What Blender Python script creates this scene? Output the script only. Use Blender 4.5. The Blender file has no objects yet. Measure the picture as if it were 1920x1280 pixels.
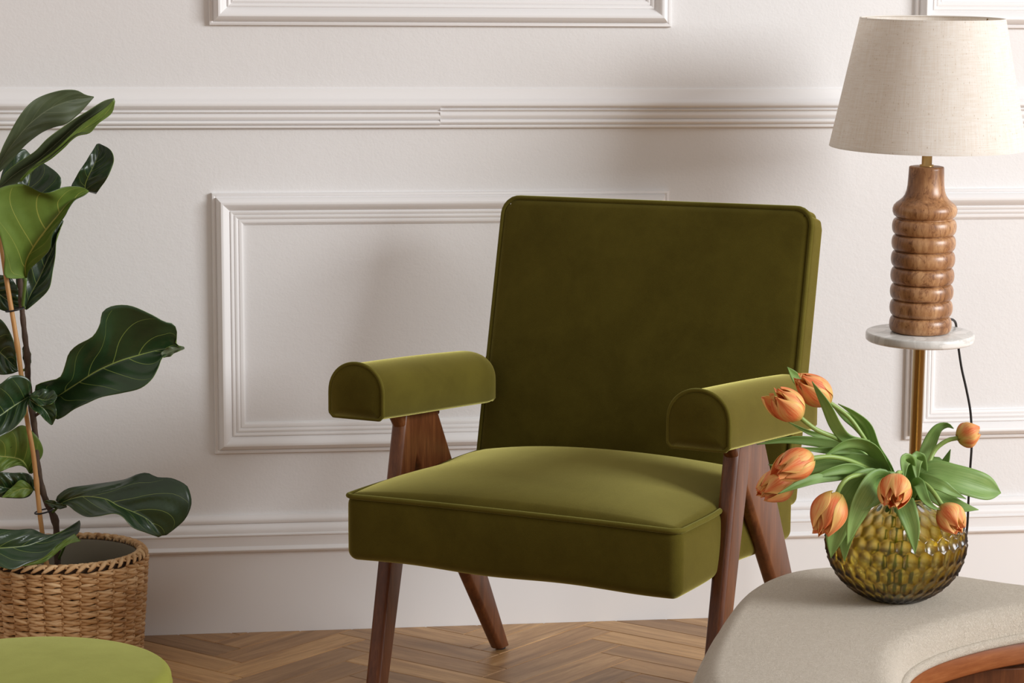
import bpy, bmesh, math, random
import numpy as np
from mathutils import Vector, Matrix
random.seed(7)
SC = bpy.context.scene
COL = SC.collection
PI = math.pi

# ------------------------------------------------------------------ camera, light, exposure
FPX, PITCH, YAW, ROLL, CD, CH = 4300.0, 0.12987, 0.13606, 0.00303, 4.0824, 1.05931
cyw, syw = math.cos(YAW), math.sin(YAW)
FWD = Vector((syw*math.cos(PITCH), cyw*math.cos(PITCH), -math.sin(PITCH)))
RGT0 = Vector((cyw, -syw, 0)); UP0 = RGT0.cross(FWD)
RGT = math.cos(ROLL)*RGT0 + math.sin(ROLL)*UP0
UPV = -math.sin(ROLL)*RGT0 + math.cos(ROLL)*UP0
CAMP = Vector((0, -CD, CH))
cam_d = bpy.data.cameras.new('camera'); cam = bpy.data.objects.new('camera', cam_d); COL.objects.link(cam)
cam_d.sensor_width = 36; cam_d.lens = 36*FPX/1920; cam_d.clip_start = .05
cam.matrix_world = Matrix(((RGT.x, UPV.x, -FWD.x, CAMP.x), (RGT.y, UPV.y, -FWD.y, CAMP.y), (RGT.z, UPV.z, -FWD.z, CAMP.z), (0, 0, 0, 1)))
SC.camera = cam
SC.view_settings.view_transform = 'Standard'; SC.view_settings.look = 'None'
SC.view_settings.gamma = 1; SC.view_settings.use_curve_mapping = False
SC.view_settings.exposure = 0.0
w = bpy.data.worlds.new('world'); SC.world = w; w.use_nodes = True
w.node_tree.nodes['Background'].inputs[0].default_value = (1.0, .89, .82, 1)
w.node_tree.nodes['Background'].inputs[1].default_value = .50

def area(name, loc, target, sx, sy, power, col):
    l = bpy.data.lights.new(name, 'AREA'); l.shape = 'RECTANGLE'; l.size = sx; l.size_y = sy
    l.energy = power; l.color = col
    o = bpy.data.objects.new(name, l); COL.objects.link(o); o.location = loc
    o.rotation_euler = (Vector(target)-Vector(loc)).to_track_quat('-Z', 'Y').to_euler()
    return o
area('window_light', (4.85, -3.45, 2.10), (.6, 0, .6), 2.3, 1.8, 282, (.955, .978, 1.0))

# ------------------------------------------------------------------ pixel <-> world (photo measured at 1920x1280)
def ray(px, py): return FWD + RGT*((px-960)/FPX) - UPV*((py-640)/FPX)
def at(px, py, Y):
    r = ray(px, py); return CAMP + r*((Y-CAMP.y)/r.y)
def gz(px, py, z):
    r = ray(px, py); return CAMP + r*((z-CAMP.z)/r.z)
def pxm(P): return FPX/((Vector(P)-CAMP).dot(FWD))

# ------------------------------------------------------------------ materials
def lin(r, g, b):
    f = lambda c: (c/255/12.92) if c/255 <= .04045 else ((c/255+.055)/1.055)**2.4
    return (f(r), f(g), f(b), 1)
def newmat(name):
    m = bpy.data.materials.new(name); m.use_nodes = True
    nt = m.node_tree; return m, nt, nt.nodes['Principled BSDF']
def node(nt, t, **kw):
    n = nt.nodes.new(t)
    for k, v in kw.items(): setattr(n, k, v)
    return n
def link(nt, a, b): nt.links.new(a, b)
def math_n(nt, op, a, b=None, c=None):
    n = nt.nodes.new('ShaderNodeMath'); n.operation = op
    for i, v in enumerate((a, b, c)):
        if v is None: continue
        if isinstance(v, (int, float)): n.inputs[i].default_value = v
        else: nt.links.new(v, n.inputs[i])
    return n.outputs[0]
def ramp(nt, fac, stops):
    r = nt.nodes.new('ShaderNodeValToRGB'); cr = r.color_ramp
    while len(cr.elements) > 1: cr.elements.remove(cr.elements[-1])
    cr.elements[0].position = stops[0][0]; cr.elements[0].color = stops[0][1]
    for p, c in stops[1:]:
        e = cr.elements.new(p); e.color = c
    nt.links.new(fac, r.inputs[0]); return r.outputs[0]
def noise(nt, scale, vec=None, detail=4, rough=.5, dist=0):
    n = nt.nodes.new('ShaderNodeTexNoise'); n.inputs['Scale'].default_value = scale
    n.inputs['Detail'].default_value = detail; n.inputs['Roughness'].default_value = rough
    n.inputs['Distortion'].default_value = dist
    if vec is not None: nt.links.new(vec, n.inputs['Vector'])
    return n
def bump(nt, b, h, strength=.2, dist=.001):
    n = nt.nodes.new('ShaderNodeBump'); n.inputs['Strength'].default_value = strength; n.inputs['Distance'].default_value = dist
    nt.links.new(h, n.inputs['Height']); nt.links.new(n.outputs[0], b.inputs['Normal']); return n
def coords(nt, kind='Object', scale=(1, 1, 1), rot=(0, 0, 0)):
    tc = nt.nodes.new('ShaderNodeTexCoord'); mp = nt.nodes.new('ShaderNodeMapping')
    mp.inputs['Scale'].default_value = scale; mp.inputs['Rotation'].default_value = rot
    nt.links.new(tc.outputs[kind], mp.inputs[0]); return mp.outputs[0]
def mixc(nt, fac, a, b, mode='MIX'):
    n = nt.nodes.new('ShaderNodeMix'); n.data_type = 'RGBA'; n.blend_type = mode
    for s, v in ((0, fac), (6, a), (7, b)):
        if isinstance(v, (int, float)): n.inputs[s].default_value = v
        elif isinstance(v, tuple): n.inputs[s].default_value = v
        else: nt.links.new(v, n.inputs[s])
    return n.outputs[2]

def m_plain(name, col, rough=.5, metal=0, spec=.5):
    m, nt, b = newmat(name); b.inputs['Base Color'].default_value = col
    b.inputs['Roughness'].default_value = rough; b.inputs['Metallic'].default_value = metal
    b.inputs['Specular IOR Level'].default_value = spec
    n = noise(nt, 400, coords(nt)); bump(nt, b, n.outputs[0], .05, .0005)
    return m
def m_wall():
    m, nt, b = newmat('white_wall_paint'); v = coords(nt)
    n1 = noise(nt, 3, v, 3); c = ramp(nt, n1.outputs[0], [(.3, (.77, .762, .758, 1)), (.7, (.80, .793, .790, 1))])
    link(nt, c, b.inputs['Base Color']); b.inputs['Roughness'].default_value = .55; b.inputs['Specular IOR Level'].default_value = .3
    n2 = noise(nt, 220, coords(nt, scale=(1, 1, 1)), 3, .6); n3 = noise(nt, 60, coords(nt, scale=(1, 1, 1.3)), 2)
    h = math_n(nt, 'ADD', n2.outputs[0], math_n(nt, 'MULTIPLY', n3.outputs[0], 1.2))
    bump(nt, b, h, .28, .0012)
    return m
def m_trim():
    m, nt, b = newmat('white_gloss_trim'); b.inputs['Base Color'].default_value = (.83, .82, .817, 1)
    b.inputs['Roughness'].default_value = .38
    n = noise(nt, 40, coords(nt), 3); bump(nt, b, n.outputs[0], .12, .001); return m
def m_velvet(name, c_lo, c_hi, sheen, sw=.9):
    m, nt, b = newmat(name); v = coords(nt)
    n1 = noise(nt, 9, v, 5, .6, .4); n2 = noise(nt, 900, v, 2, .7)
    n4 = noise(nt, 60, v, 3, .6)
    f = math_n(nt, 'ADD', math_n(nt, 'MULTIPLY', n1.outputs[0], .6), math_n(nt, 'ADD', math_n(nt, 'MULTIPLY', n2.outputs[0], .25), math_n(nt, 'MULTIPLY', n4.outputs[0], .15)))
    c = ramp(nt, f, [(.38, c_lo), (.62, c_hi)])
    link(nt, c, b.inputs['Base Color']); b.inputs['Roughness'].default_value = .9; b.inputs['Specular IOR Level'].default_value = .08
    b.inputs['Sheen Weight'].default_value = sw; b.inputs['Sheen Roughness'].default_value = .38; b.inputs['Sheen Tint'].default_value = sheen
    bump(nt, b, n2.outputs[0], .35, .0008); return m
def m_wood(name, c1, c2, c3, scale=(14, 14, 1.6), rough=.35, ns=3.2, rot=(0, 0, 0), rnd=False, coat=0, knots=False):
    m, nt, b = newmat(name)
    v = coords(nt, 'Object', scale, rot)
    if rnd:
        oi = nt.nodes.new('ShaderNodeObjectInfo'); add = nt.nodes.new('ShaderNodeVectorMath'); add.operation = 'ADD'
        cm = nt.nodes.new('ShaderNodeCombineXYZ'); link(nt, math_n(nt, 'MULTIPLY', oi.outputs['Random'], 37.0), cm.inputs[0]); link(nt, math_n(nt, 'MULTIPLY', oi.outputs['Random'], 91.0), cm.inputs[1])
        link(nt, v, add.inputs[0]); link(nt, cm.outputs[0], add.inputs[1]); v = add.outputs[0]
    n1 = noise(nt, ns, v, 6, .62, .9)
    n2 = noise(nt, ns*9, v, 4, .7, .2)
    f = math_n(nt, 'ADD', math_n(nt, 'MULTIPLY', n1.outputs[0], .7), math_n(nt, 'MULTIPLY', n2.outputs[0], .3))
    c = ramp(nt, f, [(.30, c1), (.50, c2), (.68, c3)])
    if knots:
        nk = noise(nt, 5.5, coords(nt, 'Object', (7, 7, 4)), 5, .7, 2.6); kk = ramp(nt, nk.outputs[0], [(.54, (1, 1, 1, 1)), (.62, (.45, .33, .27, 1)), (.66, (1, 1, 1, 1))])
        c = mixc(nt, .9, c, kk, 'MULTIPLY')
    if rnd:
        r2 = ramp(nt, oi.outputs['Random'], [(0, (.60, .56, .54, 1)), (.3, (.86, .80, .76, 1)), (.6, (1, .97, .92, 1)), (.85, (1.12, 1.08, .98, 1)), (1, (1.35, 1.3, 1.18, 1))])
        c = mixc(nt, 1.0, c, r2, 'MULTIPLY')
    link(nt, c, b.inputs['Base Color']); b.inputs['Roughness'].default_value = rough
    b.inputs['Coat Weight'].default_value = coat; b.inputs['Coat Roughness'].default_value = .2
    bump(nt, b, f, .12, .0006); return m

M = {}
M['wall'] = m_wall(); M['trim'] = m_trim()
M['velvet'] = m_velvet('olive_velvet', (.066, .051, .0060, 1), (.094, .075, .010, 1), (.95, .86, .27, 1), .85)
M['velvet_pipe'] = m_velvet('olive_velvet_piping', (.09, .073, .010, 1), (.125, .105, .018, 1), (.55, .55, .18, 1), .7)
M['velvet_light'] = m_velvet('light_green_velvet', (.20, .21, .035, 1), (.25, .26, .05, 1), (.6, .6, .25, 1), .5)
M['walnut'] = m_wood('reddish_brown_wood', (.045, .012, .004, 1), (.125, .038, .012, 1), (.24, .085, .026, 1), (16, 16, 1.4), .34, 1.6)
M['bench_wood'] = m_wood('warm_brown_wood', (.14, .038, .012, 1), (.24, .075, .022, 1), (.33, .12, .04, 1), (1.5, 1.5, 14), .35, 3)
M['lamp_wood'] = m_wood('turned_mango_wood', (.075, .024, .010, 1), (.34, .16, .065, 1), (.62, .36, .17, 1), (12, 12, 3.0), .36, 1.7, (0, .5, .3), coat=.15, knots=True)
M['plank'] = m_wood('oak_parquet', (.26, .135, .050, 1), (.46, .265, .110, 1), (.64, .41, .20, 1), (1.6, 22, 5), .42, 2.2, rnd=True)
M['gap'] = m_plain('dark_floor_joint', (.035, .018, .009, 1), .8)
M['brass'] = m_plain('antique_brass', (.52, .36, .155, 1), .30, 1)
M['black'] = m_plain('black_rubber', (.012, .012, .013, 1), .5)
M['bamboo'] = m_wood('bamboo_cane', (.38, .19, .06, 1), (.52, .27, .09, 1), (.6, .34, .13, 1), (60, 60, 4), .45, 2)
M['bark'] = m_wood('brown_bark', (.035, .022, .014, 1), (.075, .045, .03, 1), (.12, .085, .05, 1), (30, 30, 12), .8, 2)
M['greenstem'] = m_plain('green_stem', (.10, .17, .03, 1), .5)
M['liner'] = m_plain('grey_basket_liner', (.19, .165, .115, 1), .7)
M['soil'] = m_plain('potting_soil', (.02, .013, .009, 1), .95)

def m_marble():
    m, nt, b = newmat('white_marble'); v = coords(nt)
    n = noise(nt, 7, v, 6, .6, 1.6)
    c = ramp(nt, n.outputs[0], [(.40, (.74, .73, .70, 1)), (.5, (.60, .59, .56, 1)), (.54, (.78, .77, .74, 1))])
    link(nt, c, b.inputs['Base Color']); b.inputs['Roughness'].default_value = .22; return m
M['marble'] = m_marble()
def m_linen():
    m, nt, b = newmat('natural_linen')
    a = noise(nt, 70, coords(nt, 'UV', (1, .05, 1)), 3, .6); c2 = noise(nt, 110, coords(nt, 'UV', (.03, 1, 1)), 3, .6); sp = noise(nt, 42, coords(nt, 'UV', (1, .9, 1)), 2, .5)
    f = math_n(nt, 'ADD', math_n(nt, 'MULTIPLY', a.outputs[0], .5), math_n(nt, 'MULTIPLY', c2.outputs[0], .5))
    c = ramp(nt, f, [(.34, (.84, .77, .68, 1)), (.60, (.94, .915, .87, 1))])
    dk = ramp(nt, sp.outputs[0], [(.64, (1, 1, 1, 1)), (.72, (.78, .73, .66, 1))])
    c = mixc(nt, 1.0, c, dk, 'MULTIPLY')
    link(nt, c, b.inputs['Base Color']); b.inputs['Roughness'].default_value = .85; b.inputs['Specular IOR Level'].default_value = .15
    bump(nt, b, f, .3, .0006)
    tr = nt.nodes.new('ShaderNodeBsdfTranslucent'); link(nt, c, tr.inputs[0]); mx = nt.nodes.new('ShaderNodeMixShader'); mx.inputs[0].default_value = .30
    out = nt.nodes['Material Output']; link(nt, b.outputs[0], mx.inputs[1]); link(nt, tr.outputs[0], mx.inputs[2]); link(nt, mx.outputs[0], out.inputs[0])
    return m
M['linen'] = m_linen()
def m_boucle():
    m, nt, b = newmat('cream_boucle'); v = coords(nt)
    n = noise(nt, 520, v, 4, .75, 1.5); n2 = noise(nt, 210, v, 4, .7, 1.0)
    f = math_n(nt, 'ADD', math_n(nt, 'MULTIPLY', n.outputs[0], .5), math_n(nt, 'MULTIPLY', n2.outputs[0], .5))
    c = ramp(nt, f, [(.34, (.72, .62, .48, 1)), (.65, (.93, .84, .71, 1))])
    link(nt, c, b.inputs['Base Color']); b.inputs['Roughness'].default_value = .95; b.inputs['Specular IOR Level'].default_value = .05
    b.inputs['Sheen Weight'].default_value = .35; b.inputs['Sheen Tint'].default_value = (1, .95, .88, 1)
    bump(nt, b, f, 1.0, .006); return m
M['boucle'] = m_boucle()
def m_straw():
    m, nt, b = newmat('seagrass_straw'); v = coords(nt)
    n = noise(nt, 45, v, 4, .6, .5); n2 = noise(nt, 30, coords(nt, 'UV', (4, 26, 1)), 3, .6)
    n3 = noise(nt, 1.0, coords(nt, 'UV', (.3, .3, 1)), 1)
    f = math_n(nt, 'ADD', math_n(nt, 'MULTIPLY', n.outputs[0], .25), math_n(nt, 'ADD', math_n(nt, 'MULTIPLY', n2.outputs[0], .25), math_n(nt, 'MULTIPLY', n3.outputs[0], .5)))
    c = ramp(nt, f, [(.30, (.24, .105, .035, 1)), (.45, (.52, .28, .105, 1)), (.62, (.82, .56, .30, 1))])
    link(nt, c, b.inputs['Base Color']); b.inputs['Roughness'].default_value = .5
    bump(nt, b, n2.outputs[0], .5, .001); return m
M['straw'] = m_straw()
M['straw_dark'] = m_plain('basket_core', (.05, .025, .01, 1), .9)

def m_leaf(name, c_lo, c_hi, vein, rough, K=5.2, trans=0.0, thick=1.0, coat=0):
    m, nt, b = newmat(name)
    uvn = nt.nodes.new('ShaderNodeUVMap'); sep = nt.nodes.new('ShaderNodeSeparateXYZ'); link(nt, uvn.outputs[0], sep.inputs[0])
    s = math_n(nt, 'MULTIPLY', math_n(nt, 'SUBTRACT', sep.outputs[0], .5), 2.0); t = sep.outputs[1]
    a = math_n(nt, 'ABSOLUTE', s)
    side = math_n(nt, 'MULTIPLY', math_n(nt, 'GREATER_THAN', s, 0.0), .38)
    q = math_n(nt, 'ADD', math_n(nt, 'SUBTRACT', math_n(nt, 'MULTIPLY', t, K), math_n(nt, 'MULTIPLY', math_n(nt, 'POWER', a, 1.15), 1.75)), side)
    d = math_n(nt, 'ABSOLUTE', math_n(nt, 'SUBTRACT', math_n(nt, 'FRACT', q), .5))
    wv = math_n(nt, 'MULTIPLY', math_n(nt, 'SUBTRACT', 1.15, a), .021*thick)
    lat = math_n(nt, 'LESS_THAN', d, wv)
    latm = math_n(nt, 'MULTIPLY', math_n(nt, 'MULTIPLY', lat, math_n(nt, 'GREATER_THAN', t, .04)), math_n(nt, 'LESS_THAN', a, .93))
    mid = math_n(nt, 'LESS_THAN', a, math_n(nt, 'MULTIPLY', math_n(nt, 'SUBTRACT', 1.1, t), .030*thick))
    vm = math_n(nt, 'MAXIMUM', math_n(nt, 'MULTIPLY', latm, .75), mid)
    n = noise(nt, 14, coords(nt), 4, .6); n2 = noise(nt, 90, coords(nt), 3, .6)
    c = ramp(nt, n.outputs[0], [(.3, c_lo), (.7, c_hi)])
    c = mixc(nt, vm, c, vein)
    link(nt, c, b.inputs['Base Color']); b.inputs['Roughness'].default_value = rough
    b.inputs['Coat Weight'].default_value = coat; b.inputs['Coat Roughness'].default_value = .25
    vh = math_n(nt, 'ADD', math_n(nt, 'MULTIPLY', vm, .5), math_n(nt, 'MULTIPLY', n2.outputs[0], .35)); bump(nt, b, vh, .25, .001)
    if trans:
        tr = nt.nodes.new('ShaderNodeBsdfTranslucent'); link(nt, c, tr.inputs[0]); mx = nt.nodes.new('ShaderNodeMixShader'); mx.inputs[0].default_value = trans
        out = nt.nodes['Material Output']; link(nt, b.outputs[0], mx.inputs[1]); link(nt, tr.outputs[0], mx.inputs[2]); link(nt, mx.outputs[0], out.inputs[0])
    return m
M['leaf_top'] = m_leaf('dark_leaf_upper_side', (.010, .028, .009, 1), (.020, .052, .014, 1), (.20, .27, .06, 1), .36, coat=.25)
M['leaf_new'] = m_leaf('dull_leaf_upper_side', (.050, .068, .030, 1), (.085, .110, .048, 1), (.15, .17, .085, 1), .55)
M['leaf_under'] = m_leaf('pale_leaf_underside', (.10, .17, .022, 1), (.16, .25, .04, 1), (.42, .44, .09, 1), .5, trans=.15, thick=1.3)
def m_tleaf():
    m, nt, b = newmat('tulip_leaf_green')
    uvn = nt.nodes.new('ShaderNodeUVMap'); mp = nt.nodes.new('ShaderNodeMapping'); mp.inputs['Scale'].default_value = (14, .7, 1); link(nt, uvn.outputs[0], mp.inputs[0])
    n = noise(nt, 3, mp.outputs[0], 3, .6); n1 = noise(nt, 18, coords(nt), 3)
    f = math_n(nt, 'ADD', math_n(nt, 'MULTIPLY', n.outputs[0], .5), math_n(nt, 'MULTIPLY', n1.outputs[0], .5))
    c = ramp(nt, f, [(.3, (.13, .26, .06, 1)), (.5, (.25, .42, .11, 1)), (.7, (.42, .58, .20, 1))])
    link(nt, c, b.inputs['Base Color']); b.inputs['Roughness'].default_value = .45; bump(nt, b, n.outputs[0], .3, .0008)
    tr = nt.nodes.new('ShaderNodeBsdfTranslucent'); link(nt, c, tr.inputs[0]); mx = nt.nodes.new('ShaderNodeMixShader'); mx.inputs[0].default_value = .3
    out = nt.nodes['Material Output']; link(nt, b.outputs[0], mx.inputs[1]); link(nt, tr.outputs[0], mx.inputs[2]); link(nt, mx.outputs[0], out.inputs[0])
    return m
M['tleaf'] = m_tleaf()
M['tstem'] = m_plain('tulip_stem_green', (.26, .38, .09, 1), .45)
def m_petal():
    m, nt, b = newmat('orange_tulip_petal')
    uvn = nt.nodes.new('ShaderNodeUVMap'); sep = nt.nodes.new('ShaderNodeSeparateXYZ'); link(nt, uvn.outputs[0], sep.inputs[0])
    mp = nt.nodes.new('ShaderNodeMapping'); mp.inputs['Scale'].default_value = (16, 1.3, 1); link(nt, uvn.outputs[0], mp.inputs[0])
    oi = nt.nodes.new('ShaderNodeObjectInfo')
    n = noise(nt, 2, mp.outputs[0], 4, .6, .3)
    a = math_n(nt, 'ABSOLUTE', math_n(nt, 'MULTIPLY', math_n(nt, 'SUBTRACT', sep.outputs[0], .5), 2.0))
    f = math_n(nt, 'ADD', math_n(nt, 'MULTIPLY', a, .35), math_n(nt, 'ADD', math_n(nt, 'MULTIPLY', n.outputs[0], .75), math_n(nt, 'MULTIPLY', oi.outputs['Random'], .12)))
    c = ramp(nt, f, [(.28, (.72, .11, .035, 1)), (.44, (.90, .25, .075, 1)), (.58, (.96, .45, .16, 1)), (.76, (.97, .68, .22, 1))])
    base = ramp(nt, sep.outputs[1], [(0.02, (.55, .50, .10, 1)), (.28, (1, 1, 1, 1))])
    c = mixc(nt, ramp(nt, sep.outputs[1], [(0.0, (1, 1, 1, 1)), (.3, (0, 0, 0, 1))]), c, (.62, .48, .09, 1))
    link(nt, c, b.inputs['Base Color']); b.inputs['Roughness'].default_value = .5; bump(nt, b, n.outputs[0], .4, .0012)
    tr = nt.nodes.new('ShaderNodeBsdfTranslucent'); link(nt, c, tr.inputs[0]); mx = nt.nodes.new('ShaderNodeMixShader'); mx.inputs[0].default_value = .3
    out = nt.nodes['Material Output']; link(nt, b.outputs[0], mx.inputs[1]); link(nt, tr.outputs[0], mx.inputs[2]); link(nt, mx.outputs[0], out.inputs[0])
    return m
M['petal'] = m_petal()
def m_glass(name, col, rough, ior=1.45):
    m, nt, b = newmat(name); b.inputs['Base Color'].default_value = col; b.inputs['Roughness'].default_value = rough
    b.inputs['IOR'].default_value = ior; b.inputs['Transmission Weight'].default_value = 1
    n = noise(nt, 300, coords(nt), 2); bump(nt, b, n.outputs[0], .02, .0003); return m
M['glass'] = m_glass('olive_glass', (1, 1, 1, 1), .20)
_nt = M['glass'].node_tree; _va = _nt.nodes.new('ShaderNodeVolumeAbsorption'); _va.inputs['Color'].default_value = (.86, .79, .36, 1); _va.inputs['Density'].default_value = 820
_nt.links.new(_va.outputs[0], _nt.nodes['Material Output'].inputs['Volume'])
M['water'] = m_glass('vase_water', (.93, .95, .85, 1), .02, 1.33)

# ------------------------------------------------------------------ object helpers
def mesh_obj(name, verts, faces, mat, parent=None, smooth=True, uvs=None, mats=None):
    me = bpy.data.meshes.new(name); me.from_pydata([tuple(v) for v in verts], [], faces)
    if mats:
        for x in mats: me.materials.append(x)
    else: me.materials.append(mat)
    if uvs is not None:
        ul = me.uv_layers.new(name='UVMap')
        idx = np.empty(len(me.loops), dtype=np.int32); me.loops.foreach_get('vertex_index', idx)
        ul.data.foreach_set('uv', np.asarray(uvs, dtype=np.float32)[idx].ravel())
    if smooth: me.polygons.foreach_set('use_smooth', [True]*len(me.polygons))
    me.update(); me.validate()
    o = bpy.data.objects.new(name, me); COL.objects.link(o)
    if parent: o.parent = parent
    return o
def thing(name, label, cat, loc=(0, 0, 0), rz=0, group=None):
    o = bpy.data.objects.new(name, None); COL.objects.link(o); o.empty_display_size = .05
    o.location = loc; o.rotation_euler = (0, 0, rz); o['label'] = label; o['category'] = cat
    if group: o['group'] = group
    return o
def structure(o, label, cat):
    o['kind'] = 'structure'; o['label'] = label; o['category'] = cat; return o
def bevel(o, wd, seg=2):
    md = o.modifiers.new('bevel', 'BEVEL'); md.width = wd; md.segments = seg; md.limit_method = 'ANGLE'; return o
def box_vf(x0, x1, y0, y1, z0, z1):
    v = [(x0, y0, z0), (x1, y0, z0), (x1, y1, z0), (x0, y1, z0), (x0, y0, z1), (x1, y0, z1), (x1, y1, z1), (x0, y1, z1)]
    f = [(0, 3, 2, 1), (4, 5, 6, 7), (0, 1, 5, 4), (1, 2, 6, 5), (2, 3, 7, 6), (3, 0, 4, 7)]
    return v, f
def catmull(pts, n, closed=False):
    P = [np.array(p, float) for p in pts]; N = len(P); out = []
    segs = N if closed else N-1
    for i in range(segs):
        if closed: p0, p1, p2, p3 = P[(i-1) % N], P[i], P[(i+1) % N], P[(i+2) % N]
        else:
            p1, p2 = P[i], P[i+1]; p0 = P[i-1] if i > 0 else 2*p1-p2; p3 = P[i+2] if i+2 < N else 2*p2-p1
        for k in range(n):
            t = k/n
            out.append(.5*((2*p1)+(-p0+p2)*t+(2*p0-5*p1+4*p2-p3)*t*t+(-p0+3*p1-3*p2+p3)*t**3))
    if not closed: out.append(P[-1])
    return np.array(out)
def resample(c, n, closed=False):
    c = np.asarray(c, float)
    if closed: c = np.vstack([c, c[:1]])
    s = np.concatenate([[0], np.cumsum(np.linalg.norm(np.diff(c, axis=0), axis=1))])
    t = np.linspace(0, s[-1], n+1 if closed else n)
    r = np.stack([np.interp(t, s, c[:, k]) for k in range(c.shape[1])], 1)
    return r[:-1] if closed else r
def tube_vf(path, rad, seg=10, closed=False, cap=True, off=0):
    P = np.asarray(path, float); n = len(P); V = []; F = []
    R = [rad]*n if isinstance(rad, (int, float)) else list(rad)
    prev = None
    for i in range(n):
        if closed: t = P[(i+1) % n]-P[i-1]
        else: t = P[min(i+1, n-1)]-P[max(i-1, 0)]
        t = t/ (np.linalg.norm(t)+1e-12)
        if prev is None:
            a = np.array([0, 0, 1.]) if abs(t[2]) < .9 else np.array([1., 0, 0]); u = np.cross(t, a)
        else: u = prev - t*(prev@t)
        u /= np.linalg.norm(u)+1e-12; prev = u; v = np.cross(t, u)
        for k in range(seg):
            an = 2*PI*k/seg; V.append(P[i]+R[i]*(u*math.cos(an)+v*math.sin(an)))
    m = n if closed else n-1
    for i in range(m):
        j = (i+1) % n
        for k in range(seg):
            k2 = (k+1) % seg; F.append((off+i*seg+k, off+i*seg+k2, off+j*seg+k2, off+j*seg+k))
    if cap and not closed:
        F.append(tuple(off+k for k in range(seg))[::-1]); F.append(tuple(off+(n-1)*seg+k for k in range(seg)))
    return V, F
def tube(name, path, rad, mat, parent=None, seg=10, closed=False):
    V, F = tube_vf(path, rad, seg, closed); return mesh_obj(name, V, F, mat, parent)
def lathe(name, prof, mat, parent=None, seg=64, cap_end=True):
    V = []; F = []; U = []
    n = len(prof)
    for i, (r, z) in enumerate(prof):
        for k in range(seg):
            a = 2*PI*k/seg; V.append((r*math.cos(a), r*math.sin(a), z)); U.append((k/seg, i/(n-1)))
    for i in range(n-1):
        for k in range(seg):
            k2 = (k+1) % seg; F.append((i*seg+k, i*seg+k2, (i+1)*seg+k2, (i+1)*seg+k))
    if prof[0][0] > 1e-6: F.append(tuple(range(seg))[::-1])
    if prof[-1][0] > 1e-6 and cap_end: F.append(tuple((n-1)*seg+k for k in range(seg)))
    o = mesh_obj(name, V, F, mat, parent, uvs=U); return o
def autosmooth(o, ang=40):
    bm = bmesh.new(); bm.from_mesh(o.data)
    for e in bm.edges:
        if len(e.link_faces) == 2 and e.calc_face_angle(0) > math.radians(ang): e.smooth = False
    bm.to_mesh(o.data); bm.free(); return o

# ------------------------------------------------------------------ setting: wall, baseboard, floor
XL, XR = -2.2, 3.4
v, f = box_vf(XL, XR, 0, .12, -.01, 2.6)
structure(mesh_obj('wall_back', v, f, M['wall'], smooth=False), 'smooth white painted wall with decorative moulding frames', 'wall')
v, f = box_vf(-7, 9, -12, .0, -.03, -.0035)
floor = structure(mesh_obj('floor', v, f, M['gap'], smooth=False), 'herringbone oak parquet floor', 'floor')

def extrude_profile(name, prof, x0, x1, label, seams=()):
    # prof: (z, depth) pairs; runs along x
    V = []; F = []; n = len(prof)
    xs = [x0]+[s for s in seams]+[x1]
    for x in xs:
        for z, d in prof: V.append((x, -d, z))
    for i in range(len(xs)-1):
        for k in range(n-1): F.append((i*n+k, (i+1)*n+k, (i+1)*n+k+1, i*n+k+1))
    F.append(tuple(range(n))); F.append(tuple((len(xs)-1)*n+k for k in range(n))[::-1])
    o = mesh_obj(name, V, F, M['trim'], smooth=True); autosmooth(o, 32); return structure(o, label, 'trim')
def arc(z0, d0, z1, d1, bul, n=6):
    out = []
    for i in range(n+1):
        t = i/n; z = z0+(z1-z0)*t; d = d0+(d1-d0)*t+bul*math.sin(PI*t); out.append((z, d))
    return out
# chair rail: wide ogee above, two beads below; a joint with a small step
RZ = .9068
def rail_prof(dz):
    p = [(RZ+.070, 0), (RZ+.0695, .004)]+arc(RZ+.0685, .0045, RZ+.052, .012, -.0015, 5)+arc(RZ+.0515, .0125, RZ+.0405, .0215, .0035, 6)+arc(RZ+.040, .0215, RZ+.0350+dz, .0125, .0012, 5)+[(RZ+.0342+dz, .0125)]
    p += arc(RZ+.0340+dz, .0140, RZ+.0312+dz, .0150, .0018, 4)+[(RZ+.0300+dz, .0110), (RZ+.0290+dz, .0105)]+arc(RZ+.0285+dz, .0115, RZ+.0165+dz*.7, .0100, .0030, 6)+[(RZ+.0155+dz*.6, .0085)]
    p += arc(RZ+.0150+dz*.5, .0115, RZ+.0070+dz*.3, .0110, .0030, 6)+[(RZ+.0060+dz*.2, .0080), (RZ+.0052, .0080)]+arc(RZ+.005, .0092, RZ+.0008, .0088, .0008, 3)+[(RZ, .007), (RZ, 0)]
    return p
xj = at(824, 220, 0).x
extrude_profile('trim_1', rail_prof(-.0035), XL, xj, 'white chair rail moulding, length left of the visible joint')
extrude_profile('trim_2', rail_prof(0), xj, XR, 'white chair rail moulding, length right of the visible joint behind the lamp')
# baseboard board and cap
v, f = box_vf(XL, XR, -.012, 0, -.004, .148)
structure(bevel(mesh_obj('baseboard_back', v, f, M['trim'], smooth=False), .001), 'tall white baseboard along the wall', 'baseboard')
BZ = .1465
capp = [(BZ+.068, 0), (BZ+.0675, .006)]+arc(BZ+.067, .008, BZ+.054, .012, .003, 6)+[(BZ+.053, .0095)]+arc(BZ+.052, .0105, BZ+.036, .017, .003, 6)+[(BZ+.0345, .0205), (BZ+.0325, .0205), (BZ+.031, .018)]
capp += arc(BZ+.030, .0178, BZ+.013, .017, 0, 3)+arc(BZ+.012, .018, BZ+.002, .019, .0045, 6)+[(BZ, .014), (BZ, 0)]
extrude_profile('trim_3', capp, XL, XR, 'white stepped moulding capping the baseboard')
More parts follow.
